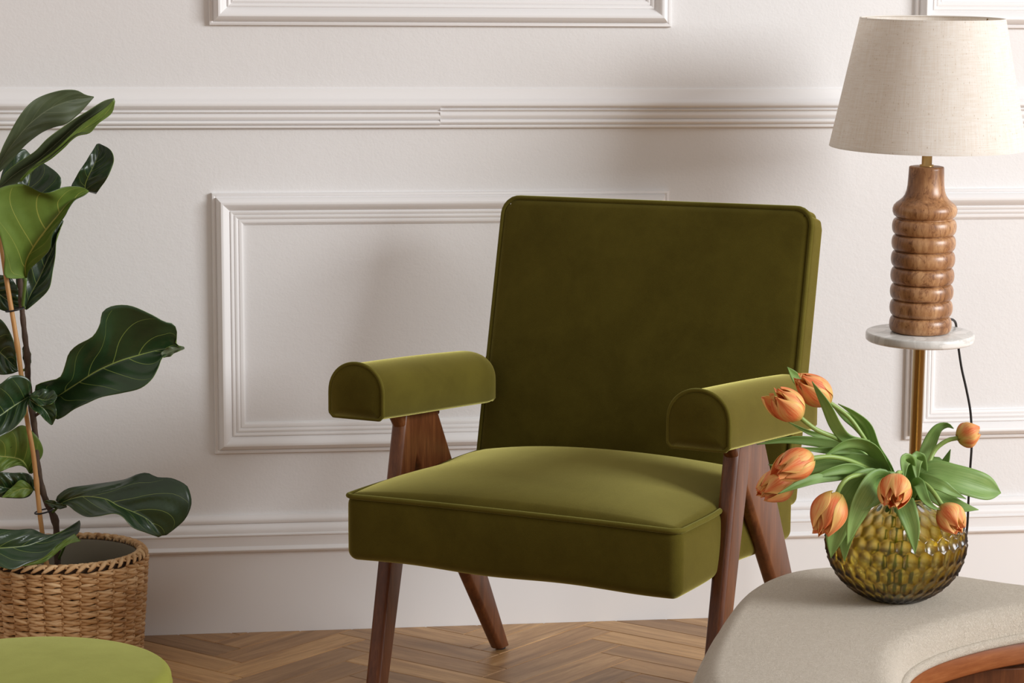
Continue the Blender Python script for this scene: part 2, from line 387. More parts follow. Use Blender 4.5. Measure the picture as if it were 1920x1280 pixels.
# panel frames: profile across the member, outer edge (0) to inner edge (.056)
fp = [(0, 0), (0, .006), (.0012, .0085), (.0045, .0095), (.0060, .0088), (.0068, .0078), (.0076, .0078), (.0080, .0120)]
fp += [(.0085+.0225*i/9, .0140+.0105*math.sin(PI*.5*min(1, i/3.5))-.0135*(max(0, (i-3.5)/5.5))**1.6) for i in range(10)]
fp += [(.0316, .0105), (.0322, .0105), (.0326, .0125), (.0345, .0130), (.0375, .0118), (.0382, .0098), (.0392, .0098), (.0396, .0110), (.0425, .0115), (.0455, .0100), (.0462, .0080), (.0472, .0080), (.0476, .0090), (.0500, .0088), (.0535, .0068), (.0545, .0035), (.056, .003), (.056, 0)]
def panel_frame(name, x0, x1, z0, z1, label):
    V = []; F = []; n = len(fp)
    for cx_, cz_, sx, sz in ((x0, z0, 1, 1), (x1, z0, -1, 1), (x1, z1, -1, -1), (x0, z1, 1, -1)):
        for a, d in fp: V.append((cx_+sx*a, -d, cz_+sz*a))
    for i in range(4):
        j = (i+1) % 4
        for k in range(n-1): F.append((i*n+k, j*n+k, j*n+k+1, i*n+k+1))
    o = mesh_obj(name, V, F, M['trim']); 
    bm = bmesh.new(); bm.from_mesh(o.data); bmesh.ops.recalc_face_normals(bm, faces=bm.faces); bm.to_mesh(o.data); bm.free()
    autosmooth(o, 30); return structure(o, label, 'trim')
FX0, FX1 = .0225, .8445; GX0 = 1.297
panel_frame('trim_4', FX0, FX1, .3268, .7935, 'white rectangular moulding frame on the wall behind the green armchair')
panel_frame('trim_5', FX0, FX1, 1.0863, 2.1, 'white rectangular moulding frame above the rail over the armchair, only its lower edge in view')
panel_frame('trim_6', GX0, GX0+.822, .3268, .7935, 'white rectangular moulding frame below the rail behind the brass table stand')
panel_frame('trim_7', GX0, GX0+.822, 1.0863, 2.1, 'white rectangular moulding frame above the rail behind the lampshade top')

# herringbone planks
PW, PL = .0665, .3161
hx0, hy0 = .062, -.122
g = .0006
def plank_mesh(L, W):
    v, f = box_vf(g, L-g, g, W-g, -.0035, 0)
    e = .0011
    v = v[:4]+[(g, g, -e), (L-g, g, -e), (L-g, W-g, -e), (g, W-g, -e), (g+e, g+e, 0), (L-g-e, g+e, 0), (L-g-e, W-g-e, 0), (g+e, W-g-e, 0)]
    f = [(0, 3, 2, 1), (8, 9, 10, 11)]
    for a in (0, 4):
        for k in range(4): f.append((a+k, a+(k+1) % 4, a+4+(k+1) % 4, a+4+k))
    me = bpy.data.meshes.new('plank'); me.from_pydata(v, [], f); me.materials.append(M['plank']); me.update(); return me
pm = plank_mesh(PL, PW)
def to_world(u, vv): return hx0+(u-vv)/math.sqrt(2), hy0+(u+vv)/math.sqrt(2)
n_pl = 0
for c in range(-4, 7):
    for n in range(-30, 14):
        for kind in (0, 1):
            if kind == 0: ou, ov, ang = n*PW+c*PL, n*PW-c*PL, PI/4
            else: ou, ov, ang = n*PW+PL+PW+c*PL, (n+1)*PW-PL-c*PL, 3*PI/4
            X, Y = to_world(ou, ov)
            cx_ = X+math.cos(ang)*PL/2-math.sin(ang)*PW/2; cy_ = Y+math.sin(ang)*PL/2+math.cos(ang)*PW/2
            if cy_ > .16 or cy_ < -1.6 or cx_ < -.75 or cx_ > 1.75: continue
            me = pm
            if cy_ > -.14:   # cut at the wall
                bm = bmesh.new(); bm.from_mesh(pm)
                bm.transform(Matrix.Translation((X, Y, 0)) @ Matrix.Rotation(ang, 4, 'Z'))
                bmesh.ops.bisect_plane(bm, geom=bm.verts[:]+bm.edges[:]+bm.faces[:], plane_co=(0, -.0125, 0), plane_no=(0, 1, 0), clear_outer=True)
                if len(bm.faces) < 1: bm.free(); continue
                bm.transform(Matrix.Rotation(-ang, 4, 'Z') @ Matrix.Translation((-X, -Y, 0)))
                me = bpy.data.meshes.new('plank'); bm.to_mesh(me); bm.free(); me.materials.clear(); me.materials.append(M['plank'])
            o = bpy.data.objects.new('plank', me); COL.objects.link(o); o.parent = floor
            o.location = (X, Y, random.uniform(-.0003, 0)); o.rotation_euler = (0, 0, ang); n_pl += 1
# plain floor beyond the picked-out planks
fl2v, fl2f = [], []
for bx in ((-6.9, 8.9, -11.9, -1.5), (-6.9, -.68, -1.5, -.012), (1.68, 8.9, -1.5, -.012)):
    v_, f_ = box_vf(*bx, -.0034, -.0006); fl2f += [tuple(i+len(fl2v) for i in q) for q in f_]; fl2v += v_
rest = mesh_obj('plank_field', fl2v, fl2f, M['plank'], floor, smooth=False); rest['kind'] = 'stuff'

# ------------------------------------------------------------------ cushions
def grid_coords(h, r, nin, nr=5):
    a = [-h+r*(1-math.cos(PI/2*i/nr)) if False else -h+r*i/nr for i in range(nr)]
    b = list(np.linspace(-h+r, h-r, nin))
    return a+b+[-x for x in a[::-1]]
def cushion_vf(hx, hy, hz, r, deform=None, nin=(24, 24, 8)):
    hs = (hx, hy, hz); g3 = [grid_coords(h, min(r, h*.98), n) for h, n in zip(hs, nin)]
    V = []; F = []; idx = {}
    def vert(p):
        key = tuple(round(c, 6) for c in p)
        if key in idx: return idx[key]
        q = np.array(p); inner = np.array([max(-(h-r), min(h-r, c)) for h, c in zip(hs, p)])
        d = q-inner; L = np.linalg.norm(d)
        # map cube-shell point to rounded shell
        m = np.max(np.abs(d)); 
        if L > 1e-9:
            d = np.tan(d/r*PI/4)*r if True else d
            L = np.linalg.norm(d); q = inner+d/L*r
        if deform is not None: q = deform(q)
        idx[key] = len(V); V.append(q); return idx[key]
    for ax in range(3):
        a, b = [(1, 2), (2, 0), (0, 1)][ax]
        for s in (-1, 1):
            ga, gb = g3[a], g3[b]
            for i in range(len(ga)-1):
                for j in range(len(gb)-1):
                    q = []
                    for (ii, jj) in ((i, j), (i+1, j), (i+1, j+1), (i, j+1)):
                        p = [0, 0, 0]; p[ax] = s*hs[ax]; p[a] = ga[ii]; p[b] = gb[jj]; q.append(vert(p))
                    if s < 0: q = q[::-1]
                    F.append(tuple(q))
    return V, F
def rrect(hx, hy, r, n=8):
    P = []
    for cx_, cy_, a0 in ((hx-r, hy-r, 0), (-hx+r, hy-r, 90), (-hx+r, -hy+r, 180), (hx-r, -hy+r, 270)):
        for i in range(n+1):
            a = math.radians(a0+90*i/n); P.append((cx_+r*math.cos(a), cy_+r*math.sin(a)))
    return P
def dense(P, n): return resample(np.array(P, float), n, closed=True)

# ------------------------------------------------------------------ armchair
PSI = -.61463
chair = thing('armchair', 'olive green velvet armchair with padded armrests and slanted brown wooden legs', 'armchair', (.53826, -.65268, 0), PSI)
# seat
sy0, sy1, sz0, sz1 = -.1668, .2954, .2690, .3720
SH = ((.279), (sy1-sy0)/2, (sz1-sz0)/2); SC0 = (0, (sy0+sy1)/2, (sz0+sz1)/2)
def seat_def(q):
    x, y, z = q; u, vv, ww = x/SH[0], y/SH[1], z/SH[2]
    if ww > 0: z += .042*max(0, 1-abs(u)**2.2)**.75*max(0, 1-abs(vv)**2.4)**.6*ww
    if vv < 0: y -= .007*(1-u*u)*(1-ww*ww)
    pin = math.exp(-((vv-.05)/.35)**2); x -= math.copysign(.014*pin, x)*min(1, abs(u)*1.2)*(abs(u) > .3)
    x += math.copysign(.004, x)*(1-ww*ww)*(1-vv*vv)*abs(u)
    z += .0016*math.sin(23*x+3*y)*(ww < 0)
    return np.array((x, y, z))+np.array(SC0)
V, F = cushion_vf(*SH, .017, seat_def, (40, 34, 10)); seat = mesh_obj('seat', V, F, M['velvet'], chair)
pp = dense(rrect(SH[0]-.001, SH[1]-.001, .014), 240)
pp = [seat_def(np.array((a, b, SH[2]-.003))) for a, b in pp]
tube('piping', pp, .0042, M['velvet_pipe'], seat, 8, True)
# backrest
by0, bz0, by1, bz1 = .2627, .3714, .3569, .7990
bl = math.hypot(by1-by0, bz1-bz0)+.04; ba = math.atan2(by1-by0, bz1-bz0)
BH = (.2800, .031, bl/2)
bc = np.array((0, by0, bz0))+np.array((0, math.sin(ba), math.cos(ba)))*(bl/2-.04)+np.array((0, math.cos(ba), -math.sin(ba)))*BH[1]
def back_def(q):
    x, y, z = q; u, ww = x/BH[0], z/BH[2]
    if y < 0: y -= .016*max(0, 1-abs(u)**3)*max(0, 1-abs(ww)**3)*(-y/BH[1])
    if ww > 0: z += 0
    x -= math.copysign(.010, x)*abs(u)*(.5+.5*ww)**2*0
    c, s = math.cos(ba), math.sin(ba)
    return bc+np.array((x, c*y+s*z, -s*y+c*z))
def back_vert_round(V):  # round the silhouette corners seen from the front
    R = .03; out = []
    for q in V:
        x, y, z = q; ax, az = BH[0]-R, BH[2]-R
        if abs(x) > ax and z > az:
            dx, dz = abs(x)-ax, z-az; L = max(dx, dz); L2 = math.hypot(dx, dz)
            if L2 > 1e-9:
                k = L/L2; x = math.copysign(ax+dx*k, x); z = az+dz*k
        out.append((x, y, z))
    return out
V, F = cushion_vf(*BH, .016, None, (40, 6, 34)); V = [back_def(np.array(q)) for q in back_vert_round(V)]
back = mesh_obj('backrest', V, F, M['velvet'], chair)
def rrect_top(hx, hz, r): return [(a, b) for a, b in rrect(hx, hz, r, 10)]
pp = dense(rrect_top(BH[0]-.002, BH[2]-.002, .028), 260)
for yy in (-BH[1]+.004,):
    tube('piping', [back_def(np.array((a, yy, b))) for a, b in pp], .0042, M['velvet_pipe'], back, 8, True)
# armrests: D-section
def armrest(side):
    xc = side*.2856; hw = .0475; H = .0845; zb = .4830; y0, y1 = -.1205, .2650; tilt = -.024
    sec = [(-hw+.006, 0), (-hw, .006)]+[(-hw*math.cos(PI*i/22)**1 if True else 0, .036+(H-.036)*math.sin(PI*i/22)**.86) for i in range(23)]+[(hw, .006), (hw-.006, 0)]
    sec = [(a, b) for a, b in sec]; n = len(sec)
    ys = [(0, .90), (.0015, .965), (.005, .995), (.010, 1.0)]+[(t, 1.0) for t in np.linspace(.03, y1-y0-.04, 12)]+[(y1-y0-.04+.04*math.sin(a), .80+.20*math.cos(a)) for a in np.linspace(.2, PI/2, 7)]
    V = []; F = []
    cz = .036
    for k, (dy, s) in enumerate(ys):
        t = dy/(y1-y0)
        for a, b in sec:
            bb = cz+(b-cz)*s if b > cz or s > .9 else b
            V.append((xc+a*s*(1+.015*math.sin(9*t+side)), y0+dy, zb+tilt*t+bb*(1+.02*math.sin(PI*t))))
    for k in range(len(ys)-1):
        for i in range(n):
            j = (i+1) % n; F.append((k*n+i, k*n+j, (k+1)*n+j, (k+1)*n+i))
    # end faces with centre point bulging slightly
    for k, dy in ((0, -.004), (len(ys)-1, .004)):
        c = len(V); rr = ys[k][0]
        for sc_, bul in ((.6, .8),):
            base = len(V)
            for a, b in sec: V.append((xc+a*ys[k][1]*sc_, y0+rr+dy*bul, zb+tilt*rr/(y1-y0)+cz+(b-cz)*sc_*ys[k][1]))
        V.append((xc, y0+rr+dy, zb+tilt*rr/(y1-y0)+cz)); m = len(V)-1
        for i in range(n):
            j = (i+1) % n
            a, b_, c_, d_ = k*n+i, k*n+j, base+j, base+i
            F.append((a, b_, c_, d_)[::-1] if k == 0 else (a, b_, c_, d_)); F.append((base+i, base+j, m)[::-1] if k == 0 else (base+i, base+j, m))
    o = mesh_obj('armrest', V, F, M['velvet_arm'], chair)
    bm = bmesh.new(); bm.from_mesh(o.data); bmesh.ops.recalc_face_normals(bm, faces=bm.faces); bm.to_mesh(o.data); bm.free()
    ring = [(xc+a*1.0, y0+.0022, zb+b) for a, b in sec]
    tube('piping', dense(ring, 120), .0030, M['velvet_pipe'], o, 8, True)
    return o
M['velvet_arm'] = M['velvet']
for sd in (-1, 1): armrest(sd)
# legs: each a tapered member, its section rounded at the edges
def leg(pts_top, pts_bot, x0, x1, glide=True):
    # pts: (y_front, y_back, z)
    (tf, tb, tz), (bf, bb, bz) = pts_top, pts_bot
    e = .006; V = []; F = []; N = 10
    sec = lambda yf, yb: [(x0+e, yf), (x1-e, yf), (x1, yf+e), (x1, yb-e), (x1-e, yb), (x0+e, yb), (x0, yb-e), (x0, yf+e)]
    for i in range(N+1):
        t = i/N; yf = bf+(tf-bf)*t; yb = bb+(tb-bb)*t; z = bz+(tz-bz)*t
        for x, y in sec(yf, yb): V.append((x, y, z))
    for i in range(N):
        for k in range(8): F.append((i*8+k, i*8+(k+1) % 8, (i+1)*8+(k+1) % 8, (i+1)*8+k))
    F.append(tuple(range(8))[::-1]); F.append(tuple(N*8+k for k in range(8)))
    o = mesh_obj('leg', V, F, M['walnut'], chair, smooth=False); bevel(o, .0025, 3)
    o.data.polygons.foreach_set('use_smooth', [True]*len(o.data.polygons))
    if glide:
        c = lathe('foot_glide', [(.0001, 0), (.008, 0), (.009, .001), (.009, .006)], M['black'], o, 20); c.location = ((x0+x1)/2, (bf+bb)/2+.002, 0)
    return o
LX0, LX1 = .267, .293
ZT = .482
for sd in (-1, 1):
    a, b = (LX0, LX1) if sd > 0 else (-.304, -.278)
    leg((.022, .084, ZT), (-.079, -.042, .004), a, b)
    leg((-.010, .120, ZT-.001), (.353, .389, .004), a+.0012, b-.0012)
    v, f = box_vf(a+.004, b-.004, .03, .14, .468, .486)
    pts = []
    for (x, y, z) in v: pts.append((x, y, z-.024*max(0, (y+.12)/.385)))
    bevel(mesh_obj('arm_rail', pts, f, M['walnut'], chair, smooth=False), .003)
    # back bracket behind the armrest
    v, f = box_vf(.255*sd-.03, .255*sd+.03, .300, .322, .478, .530); bevel(mesh_obj('back_bracket', v, f, M['walnut'], chair, smooth=False), .004)
v, f = box_vf(-.272, .272, .312, .330, .43, .46); bevel(mesh_obj('back_rail', v, f, M['walnut'], chair, smooth=False), .003)
v, f = box_vf(-.24, .24, .12, .16, .245, .270); bevel(mesh_obj('seat_rail', v, f, M['walnut'], chair, smooth=False), .003)

# ------------------------------------------------------------------ bench
BT = .370
lobe = [(.9, -1.185), (.825, -1.165), (.755, -1.19), (.690, -1.265), (.635, -1.38), (.585, -1.51), (.545, -1.63), (.528, -1.72), (.535, -1.81), (.58, -1.875), (.65, -1.89), (.715, -1.85), (.745, -1.77), (.765, -1.685), (.806, -1.585), (.88, -1.505), (.99, -1.440), (1.09, -1.42)]
right = [(1.20, -1.437), (1.305, -1.50), (1.37, -1.57), (1.42, -1.65), (1.47, -1.72), (1.55, -1.75), (1.61, -1.70), (1.63, -1.6), (1.62, -1.48), (1.59, -1.36), (1.54, -1.25), (1.46, -1.18), (1.37, -1.17), (1.28, -1.22), (1.2, -1.29), (1.13, -1.32), (1.06, -1.30), (.985, -1.235)]
bo = catmull(lobe+right, 8, closed=True); bo = resample(bo, 260, closed=True)
def offset_loop(P, d):
    T = np.roll(P, -1, 0)-np.roll(P, 1, 0); T /= np.linalg.norm(T, axis=1)[:, None]
    Nn = np.stack([T[:, 1], -T[:, 0]], 1)   # outward for CCW loops
    A = .5*np.sum(P[:, 0]*np.roll(P[:, 1], -1)-np.roll(P[:, 0], -1)*P[:, 1])
    if A < 0: Nn = -Nn
    return P+Nn*d
def slab(name, loop, rings, mat, parent, zfun=None, top=True, bottom=True):
    V = []; F = []; n = len(loop)
    for off, z in rings:
        L = offset_loop(loop, off)
        for p in L: V.append((p[0], p[1], z))
    A = .5*np.sum(loop[:, 0]*np.roll(loop[:, 1], -1)-np.roll(loop[:, 0], -1)*loop[:, 1])
    for i in range(len(rings)-1):
        for k in range(n):
            q = (i*n+k, i*n+(k+1) % n, (i+1)*n+(k+1) % n, (i+1)*n+k); F.append(q)
    if bottom: F.append(tuple(range(n))[::-1])
    if top: F.append(tuple((len(rings)-1)*n+k for k in range(n)))
    o = mesh_obj(name, V, F, mat, parent)
    bm = bmesh.new(); bm.from_mesh(o.data); bmesh.ops.recalc_face_normals(bm, faces=bm.faces); bm.to_mesh(o.data); bm.free()
    return o
bench = thing('bench', 'cream fleece bench with curved waist and brown wooden frame, carrying the tulip vase', 'bench', (0, 0, 0))
cr = [(-.004, BT-.042), (0, BT-.038)]+[(-.030+.030*math.cos(a), BT-.0325+.0325*math.sin(a)) for a in np.linspace(0, PI/2, 10)]
cus = slab('cushion', bo, cr, M['boucle'], bench)
autosmooth(cus, 50)
pl = offset_loop(bo, .001); tube('piping', [(p[0], p[1], BT-.037) for p in pl], .0062, M['boucle'], cus, 10, True)
# fluffy pile on cushion
slab('wooden_frame', bo, [(-.006, BT-.070), (-.004, BT-.072), (-.003, BT-.070), (-.003, BT-.044), (-.004, BT-.042)], M['bench_wood'], bench)
# arched side panels (legs)
def leg_panel(i0, i1):
    P = [offset_loop(bo, -.006)[i % 260] for i in range(i0, i1)]; Q = [offset_loop(bo, -.028)[i % 260] for i in range(i0, i1)]
    n = len(P); V = []; F = []
    for z in (0, BT-.071):
        for p in P: V.append((p[0], p[1], z))
        for p in Q: V.append((p[0], p[1], z))
    for k in range(n-1):
        F += [(k, k+1, 2*n+k+1, 2*n+k), (n+k, 3*n+k, 3*n+k+1, n+k+1), (k, n+k, n+k+1, k+1), (2*n+k, 2*n+k+1, 3*n+k+1, 3*n+k)]
    F += [(0, 2*n, 3*n, n), (n-1, 2*n-1, 4*n-1, 3*n-1)]
    o = mesh_obj('leg', V, F, M['bench_wood'], bench, smooth=False)
    bm = bmesh.new(); bm.from_mesh(o.data); bmesh.ops.recalc_face_normals(bm, faces=bm.faces); bm.to_mesh(o.data); bm.free()
leg_panel(62, 92); leg_panel(128, 158); leg_panel(12, 40); leg_panel(182, 208)
v, f = box_vf(.80, 1.36, -1.42, -1.39, .10, BT-.08); bevel(mesh_obj('inner_panel', v, f, M['walnut'], bench, smooth=False), .002)

# ------------------------------------------------------------------ round green stool bottom left
stc = gz(45, 1253, .355)
stool = thing('stool', 'round light green velvet stool in the bottom corner before the basket', 'stool', (stc.x, stc.y, 0))
r0 = .163
prof = [(.0001, .262), (r0-.012, .262), (r0-.003, .266), (r0+.001, .275)]+[(r0+.002, z) for z in (.29, .31, .325)]+[(r0-.012+.014*math.cos(a), .340+.012*math.sin(a)) for a in np.linspace(0, PI/2, 9)]+[(.12, .3545), (.08, .3560), (.04, .3565), (.0001, .357)]
lathe('seat', prof, M['velvet_light'], stool, 96)
tube('piping', [((r0+.0005)*math.cos(a), (r0+.0005)*math.sin(a), .334) for a in np.linspace(0, 2*PI, 97)[:-1]], .0026, M['velvet_light'], stool, 8, True)
for k in range(4):
    a = PI/4+k*PI/2; c_, s_ = math.cos(a), math.sin(a)
    tube('leg', [(.145*c_, .145*s_, .0), (.12*c_, .12*s_, .264)], [.009, .014], M['walnut'], stool, 16)

# ------------------------------------------------------------------ basket
bkc = gz(128, 1240, 0); RB, RT = .1195, .1345; zt = None
# rim height from the photo
r_ = ray(125, 1028); tt = (bkc.y-CAMP.y)/r_.y; zt = (CAMP+r_*tt).z; tilt_x = (CAMP+r_*tt).x-bkc.x
basket = thing('basket', 'round woven seagrass basket standing on the floor, holding the fig plant', 'basket', (bkc.x, bkc.y, 0))
core = lathe('body', [(.0001, .001), (RB-.006, .001)]+[(RB-.004+(RT-RB)*t, .004+(zt-.012)*t) for t in np.linspace(0, 1, 14)]+[(RT-.012, zt-.006)]+[(RT-.013-(RT-RB)*(1-t), .01+(zt-.016)*t) for t in np.linspace(1, .02, 10)]+[(.0001, .01)], M['straw_dark'], basket, 72)
# twisted strands: each cell is a pair of crossing plump strands; rows of twining around vertical stakes
NC, NR = 28, 16
V = []; F = []; U = []
def strand(path, rad, seg=6, flat=1.0):
    base = len(V); v_, f_ = tube_vf(path, rad, seg, False, True, base)
    V.extend(v_); F.extend(f_)
    n = len(path)
    for i in range(n):
        for k in range(seg): U.append((k/seg+3.1*(base % 97), i/(n-1)*.25+2.7*(base % 53)))
rowh = (zt-.020)/NR
for r in range(NR):
    for c in range(NC):
        a0 = 2*PI*c/NC; z = .006+rowh*(r+.5); rr = RB+(RT-RB)*z/zt
        kn = 2*PI/NC
        for za, zb, dep, rd_ in ((.75, -.45, .0, 1), (-.10, .60, -.0022, .8), (-.70, .05, -.0006, .85)):
            path = []; rads = []; jit = random.uniform(-.0010, .0010); j2 = random.uniform(-.3, .3)
            for i in range(7):
                t = i/6; a = a0+kn*(-.10+1.20*t)
                zz = z+rowh*(za+(zb-za)*t+j2*.3)*.62+jit
                bul = (.0052)*math.sin(PI*t)**.8+dep+random.uniform(-.0002, .0002)
                path.append(((rr+bul)*math.cos(a), (rr+bul)*math.sin(a), zz)); rads.append(.0009+.0030*rd_*math.sin(PI*t)**.7*random.uniform(.85, 1.15))
            strand(path, rads)
        a = a0; path = [((rr+.0022)*math.cos(a), (rr+.0022)*math.sin(a), z+rowh*k_) for k_ in (-.34, -.15, .1, .3)]
        strand(path, [.0012, .0030, .0030, .0012])
weave = mesh_obj('weave', V, F, M['straw'], basket, uvs=U); weave['kind'] = 'stuff'
V = []; F = []; U = []
for kk in range(3):   # braided rim
    NB = 46
    for c in range(NB):
        path = []; rads = []
        for i in range(7):
            t = i/6; a = 2*PI*(c+kk/3+ -.2+1.6*t)/NB
            path.append(((RT-.004+.0075*math.cos(PI*t+kk))*math.cos(a), (RT-.004+.0075*math.cos(PI*t+kk))*math.sin(a), zt-.009+.0055*math.sin(PI*t)+.003*math.cos(PI*t)*(1 if kk % 2 else -1)))
            rads.append(.0012+.0029*math.sin(PI*t)**.6)
        strand(path, rads)
rim = mesh_obj('rim', V, F, M['straw'], basket, uvs=U); rim['kind'] = 'stuff'
lin_ = lathe('liner', [(.0001, .015), (RT-.030, .015)]+[(RT-.0165-(RT-RB)*(1-t), .02+(zt-.035)*t) for t in np.linspace(0, 1, 8)]+[(RT-.0145, zt-.010)], M['liner'], basket, 72, cap_end=False)
lathe('soil', [(RT-.030, zt-.145), (.06, zt-.142), (.0001, zt-.14)], M['soil'], basket, 48)

# ------------------------------------------------------------------ fiddle-leaf fig
PY = bkc.y
fig = thing('fig_plant', 'fiddle-leaf fig with large dark leaves tied to a cane in the woven basket', 'potted plant', (bkc.x, bkc.y, zt-.14))
FO = Vector(fig.location)
def fat(px, py, Y): return np.array(at(px, py, Y)-FO)
def pxcurve(pts, n): return resample(catmull(pts, 8), n)
def fig_leaf(L, Mi, R, yb, yt, dl=0, dr=0, bow=0, top='leaf_top', under='leaf_under', puck=.0062, curl=0):
    nv, nu = 46, 25
    cl, cm, crr = pxcurve(L, nv), pxcurve(Mi, nv), pxcurve(R, nv)
    V = []; U = []; F = []
    sc_ = 1/1090.0
    for i in range(nv):
        t = i/(nv-1); Y = yb+(yt-yb)*t-bow*math.sin(PI*t)
        env = max(0., math.sin(PI*t))**.5*min(1, (1-t)*5)**.5
        for j in range(nu):
            s = -1+2*j/(nu-1); a = abs(s)
            p = cm[i]*(1-a)+(cl[i] if s < 0 else crr[i])*a
            d = (dl if s < 0 else dr)*a**1.4*env
            q = t*5.2-1.75*a**1.15+(.38 if s > 0 else 0)
            pk = puck*env*(abs(math.sin(PI*q)))**.6*math.sin(PI*min(1, a*1.05))-.0
            w_ = .0035*env*a**2*math.sin(17*t+(2 if s > 0 else 0))*min(1, (1-t)*6)
            V.append(fat(p[0], p[1], Y-d-pk-w_-puck*1.2*(a**1.0)*env+curl*a*a*t))
            U.append(((s+1)/2, t))
    for i in range(nv-1):
        for j in range(nu-1): F.append((i*nu+j, i*nu+j+1, (i+1)*nu+j+1, (i+1)*nu+j))
    # orient: front (camera) faces get material 0
    o = mesh_obj('leaf', V, F, None, fig, uvs=U, mats=[M[top], M[under]])
    c = sum((Vector(v) for v in V), Vector())/len(V)
    nrm = Vector((0, 0, 0))
    for p in o.data.polygons: nrm += p.normal*p.area
    if nrm.dot(CAMP-FO-c) < 0:
        o.data.flip_normals()
    md = o.modifiers.new('solid', 'SOLIDIFY'); md.thickness = .0009; md.offset = -1; md.material_offset = 1; md.material_offset_rim = 1
    return o
# stem and cane
st_px = [(33, 430), (35, 480), (38, 530), (41, 576), (46, 625), (51, 668), (53, 717), (62, 782), (66, 815), (70, 874), (82, 927), (96, 958), (105, 985), (108, 1054), (109, 1090), (110, 1150), (112, 1188)]
stp = resample(catmull([fat(x_, y_, PY+.0) for x_, y_ in st_px], 6), 90)
rads = [(.0042+.0020*(i/89))*(1+.10*math.sin(i*1.7)+.25*max(0, math.sin(i*.52))**8) for i in range(90)]
tube('stem', stp, rads, M['bark'], fig, 12)
ck = [(-6, 400), (0, 440), (11.5, 520), (33, 651), (49, 776), (62, 848), (70.5, 924), (76, 975), (87, 1054), (90, 1090), (95, 1185)]
cnp = resample(catmull([fat(x_, y_, PY-.022) for x_, y_ in ck], 6), 80)
rads = [.0040*(1+(.18 if i in (24, 25, 50, 51, 66, 67) else 0)) for i in range(80)]
tube('cane', cnp, rads, M['bamboo'], fig, 12)
for (x_, y_) in ((22, 580), (76, 958)):
    c = fat(x_+6, y_, PY-.012)
    tube('tie', [c+np.array((.015*math.cos(a), .017*math.sin(a), .003*math.cos(a))) for a in np.linspace(0, 2*PI, 25)[:-1]], .0014, M['black'], fig, 6, True)
def petiole(a, b, ya, yb, r=.0022, mat='greenstem'):
    tube('leaf_stalk', resample(catmull([fat(*a, ya), fat((a[0]+b[0])/2, (a[1]+b[1])/2+2, (ya+yb)/2), fat(*b, yb)], 6), 10), r, M[mat], fig, 8)
LF = fig_leaf
# E dark leaf behind the crown
LF([(28, 440), (0, 380), (5, 320), (40, 280), (60, 292)], [(30, 440), (42, 390), (54, 345), (58, 318), (60, 295)], [(32, 440), (90, 400), (113, 350), (108, 325), (64, 294)], PY+.01, PY+.05, .0, .01, top='leaf_top')
# A upper grey-green leaf
LF([(-14, 330), (0, 290), (12, 262), (39, 215), (67, 186), (108, 171), (141, 169), (161, 178), (176, 181)], [(-12, 330), (8, 292), (28, 264), (56, 232), (95, 203), (135, 188), (176, 182)], [(-10, 332), (20, 304), (46, 274), (75, 251), (98, 240), (125, 232), (143, 218), (153, 209), (176, 183)], PY-.01, PY+.03, .012, -.012, .01, top='leaf_new', puck=.003)
# B folded leaf: upper side grey, lower side bright underside
LF([(-4, 350), (10, 325), (33, 306), (66, 284), (92, 258), (138, 225), (164, 209), (194, 190), (214, 184)], [(-2, 352), (30, 325), (70, 300), (105, 270), (140, 238), (170, 218), (200, 198), (214, 185)], [(0, 354), (20, 347), (36, 340), (56, 317), (89, 300), (112, 281), (144, 254), (170, 247), (185, 228), (208, 212), (215, 187)], PY-.04, PY-.05, .02, .030, .0, top='leaf_new', puck=.002)
LF([(36, 338), (70, 305), (110, 275), (150, 236), (180, 215), (200, 200), (214, 186)], [(38, 340), (75, 308), (115, 277), (152, 245), (182, 226), (205, 206), (215, 188)], [(40, 341), (58, 318), (90, 301), (113, 283), (144, 256), (168, 249), (184, 231), (209, 213), (216, 190)], PY-.064, PY-.075, .0, .004, .0, top='leaf_under', puck=.001)
# C curled dark tip
LF([(150, 356), (134, 350), (144, 330), (154, 313), (164, 298), (181, 270)], [(160, 358), (160, 345), (168, 325), (178, 305), (185, 288), (184, 269)], [(180, 364), (188, 352), (198, 338), (209, 315), (213, 297), (206, 280), (187, 269)], PY-.03, PY-.02, .004, .022, .012, top='leaf_top', puck=.002)
# F dark leaf behind, right below the big underside leaf
LF([(46, 580), (38, 560), (30, 520), (50, 470), (90, 425), (117, 412)], [(48, 580), (56, 555), (72, 525), (88, 490), (104, 455), (118, 413)], [(49, 581), (75, 560), (92, 540), (98, 512), (103, 480), (106, 445), (119, 415)], PY+.02, PY+.04, .0, .012, 0, top='leaf_top')
LF([(-30, 520), (-20, 560), (0, 580), (25, 584), (40, 575)], [(-30, 518), (-8, 545), (10, 560), (28, 572), (41, 574)], [(-28, 510), (0, 515), (20, 520), (35, 545), (42, 572)], PY+.02, PY+.02, .0, .0, 0, top='leaf_top')
# D big pale underside leaf
LF([(47, 521), (20, 522), (8, 515), (9, 480), (0, 440), (-14, 400), (-8, 358), (40, 345), (82, 362), (120, 351), (150, 350), (166, 357)], [(48, 521), (49, 491), (64, 462), (85, 434), (108, 405), (131, 378), (166, 358)], [(50, 522), (56, 505), (80, 483), (94, 465), (99, 438), (121, 405), (128, 392), (140, 375), (158, 366), (167, 359)], PY-.03, PY-.07, .05, .014, .02, top='leaf_under', under='leaf_top', puck=.004)
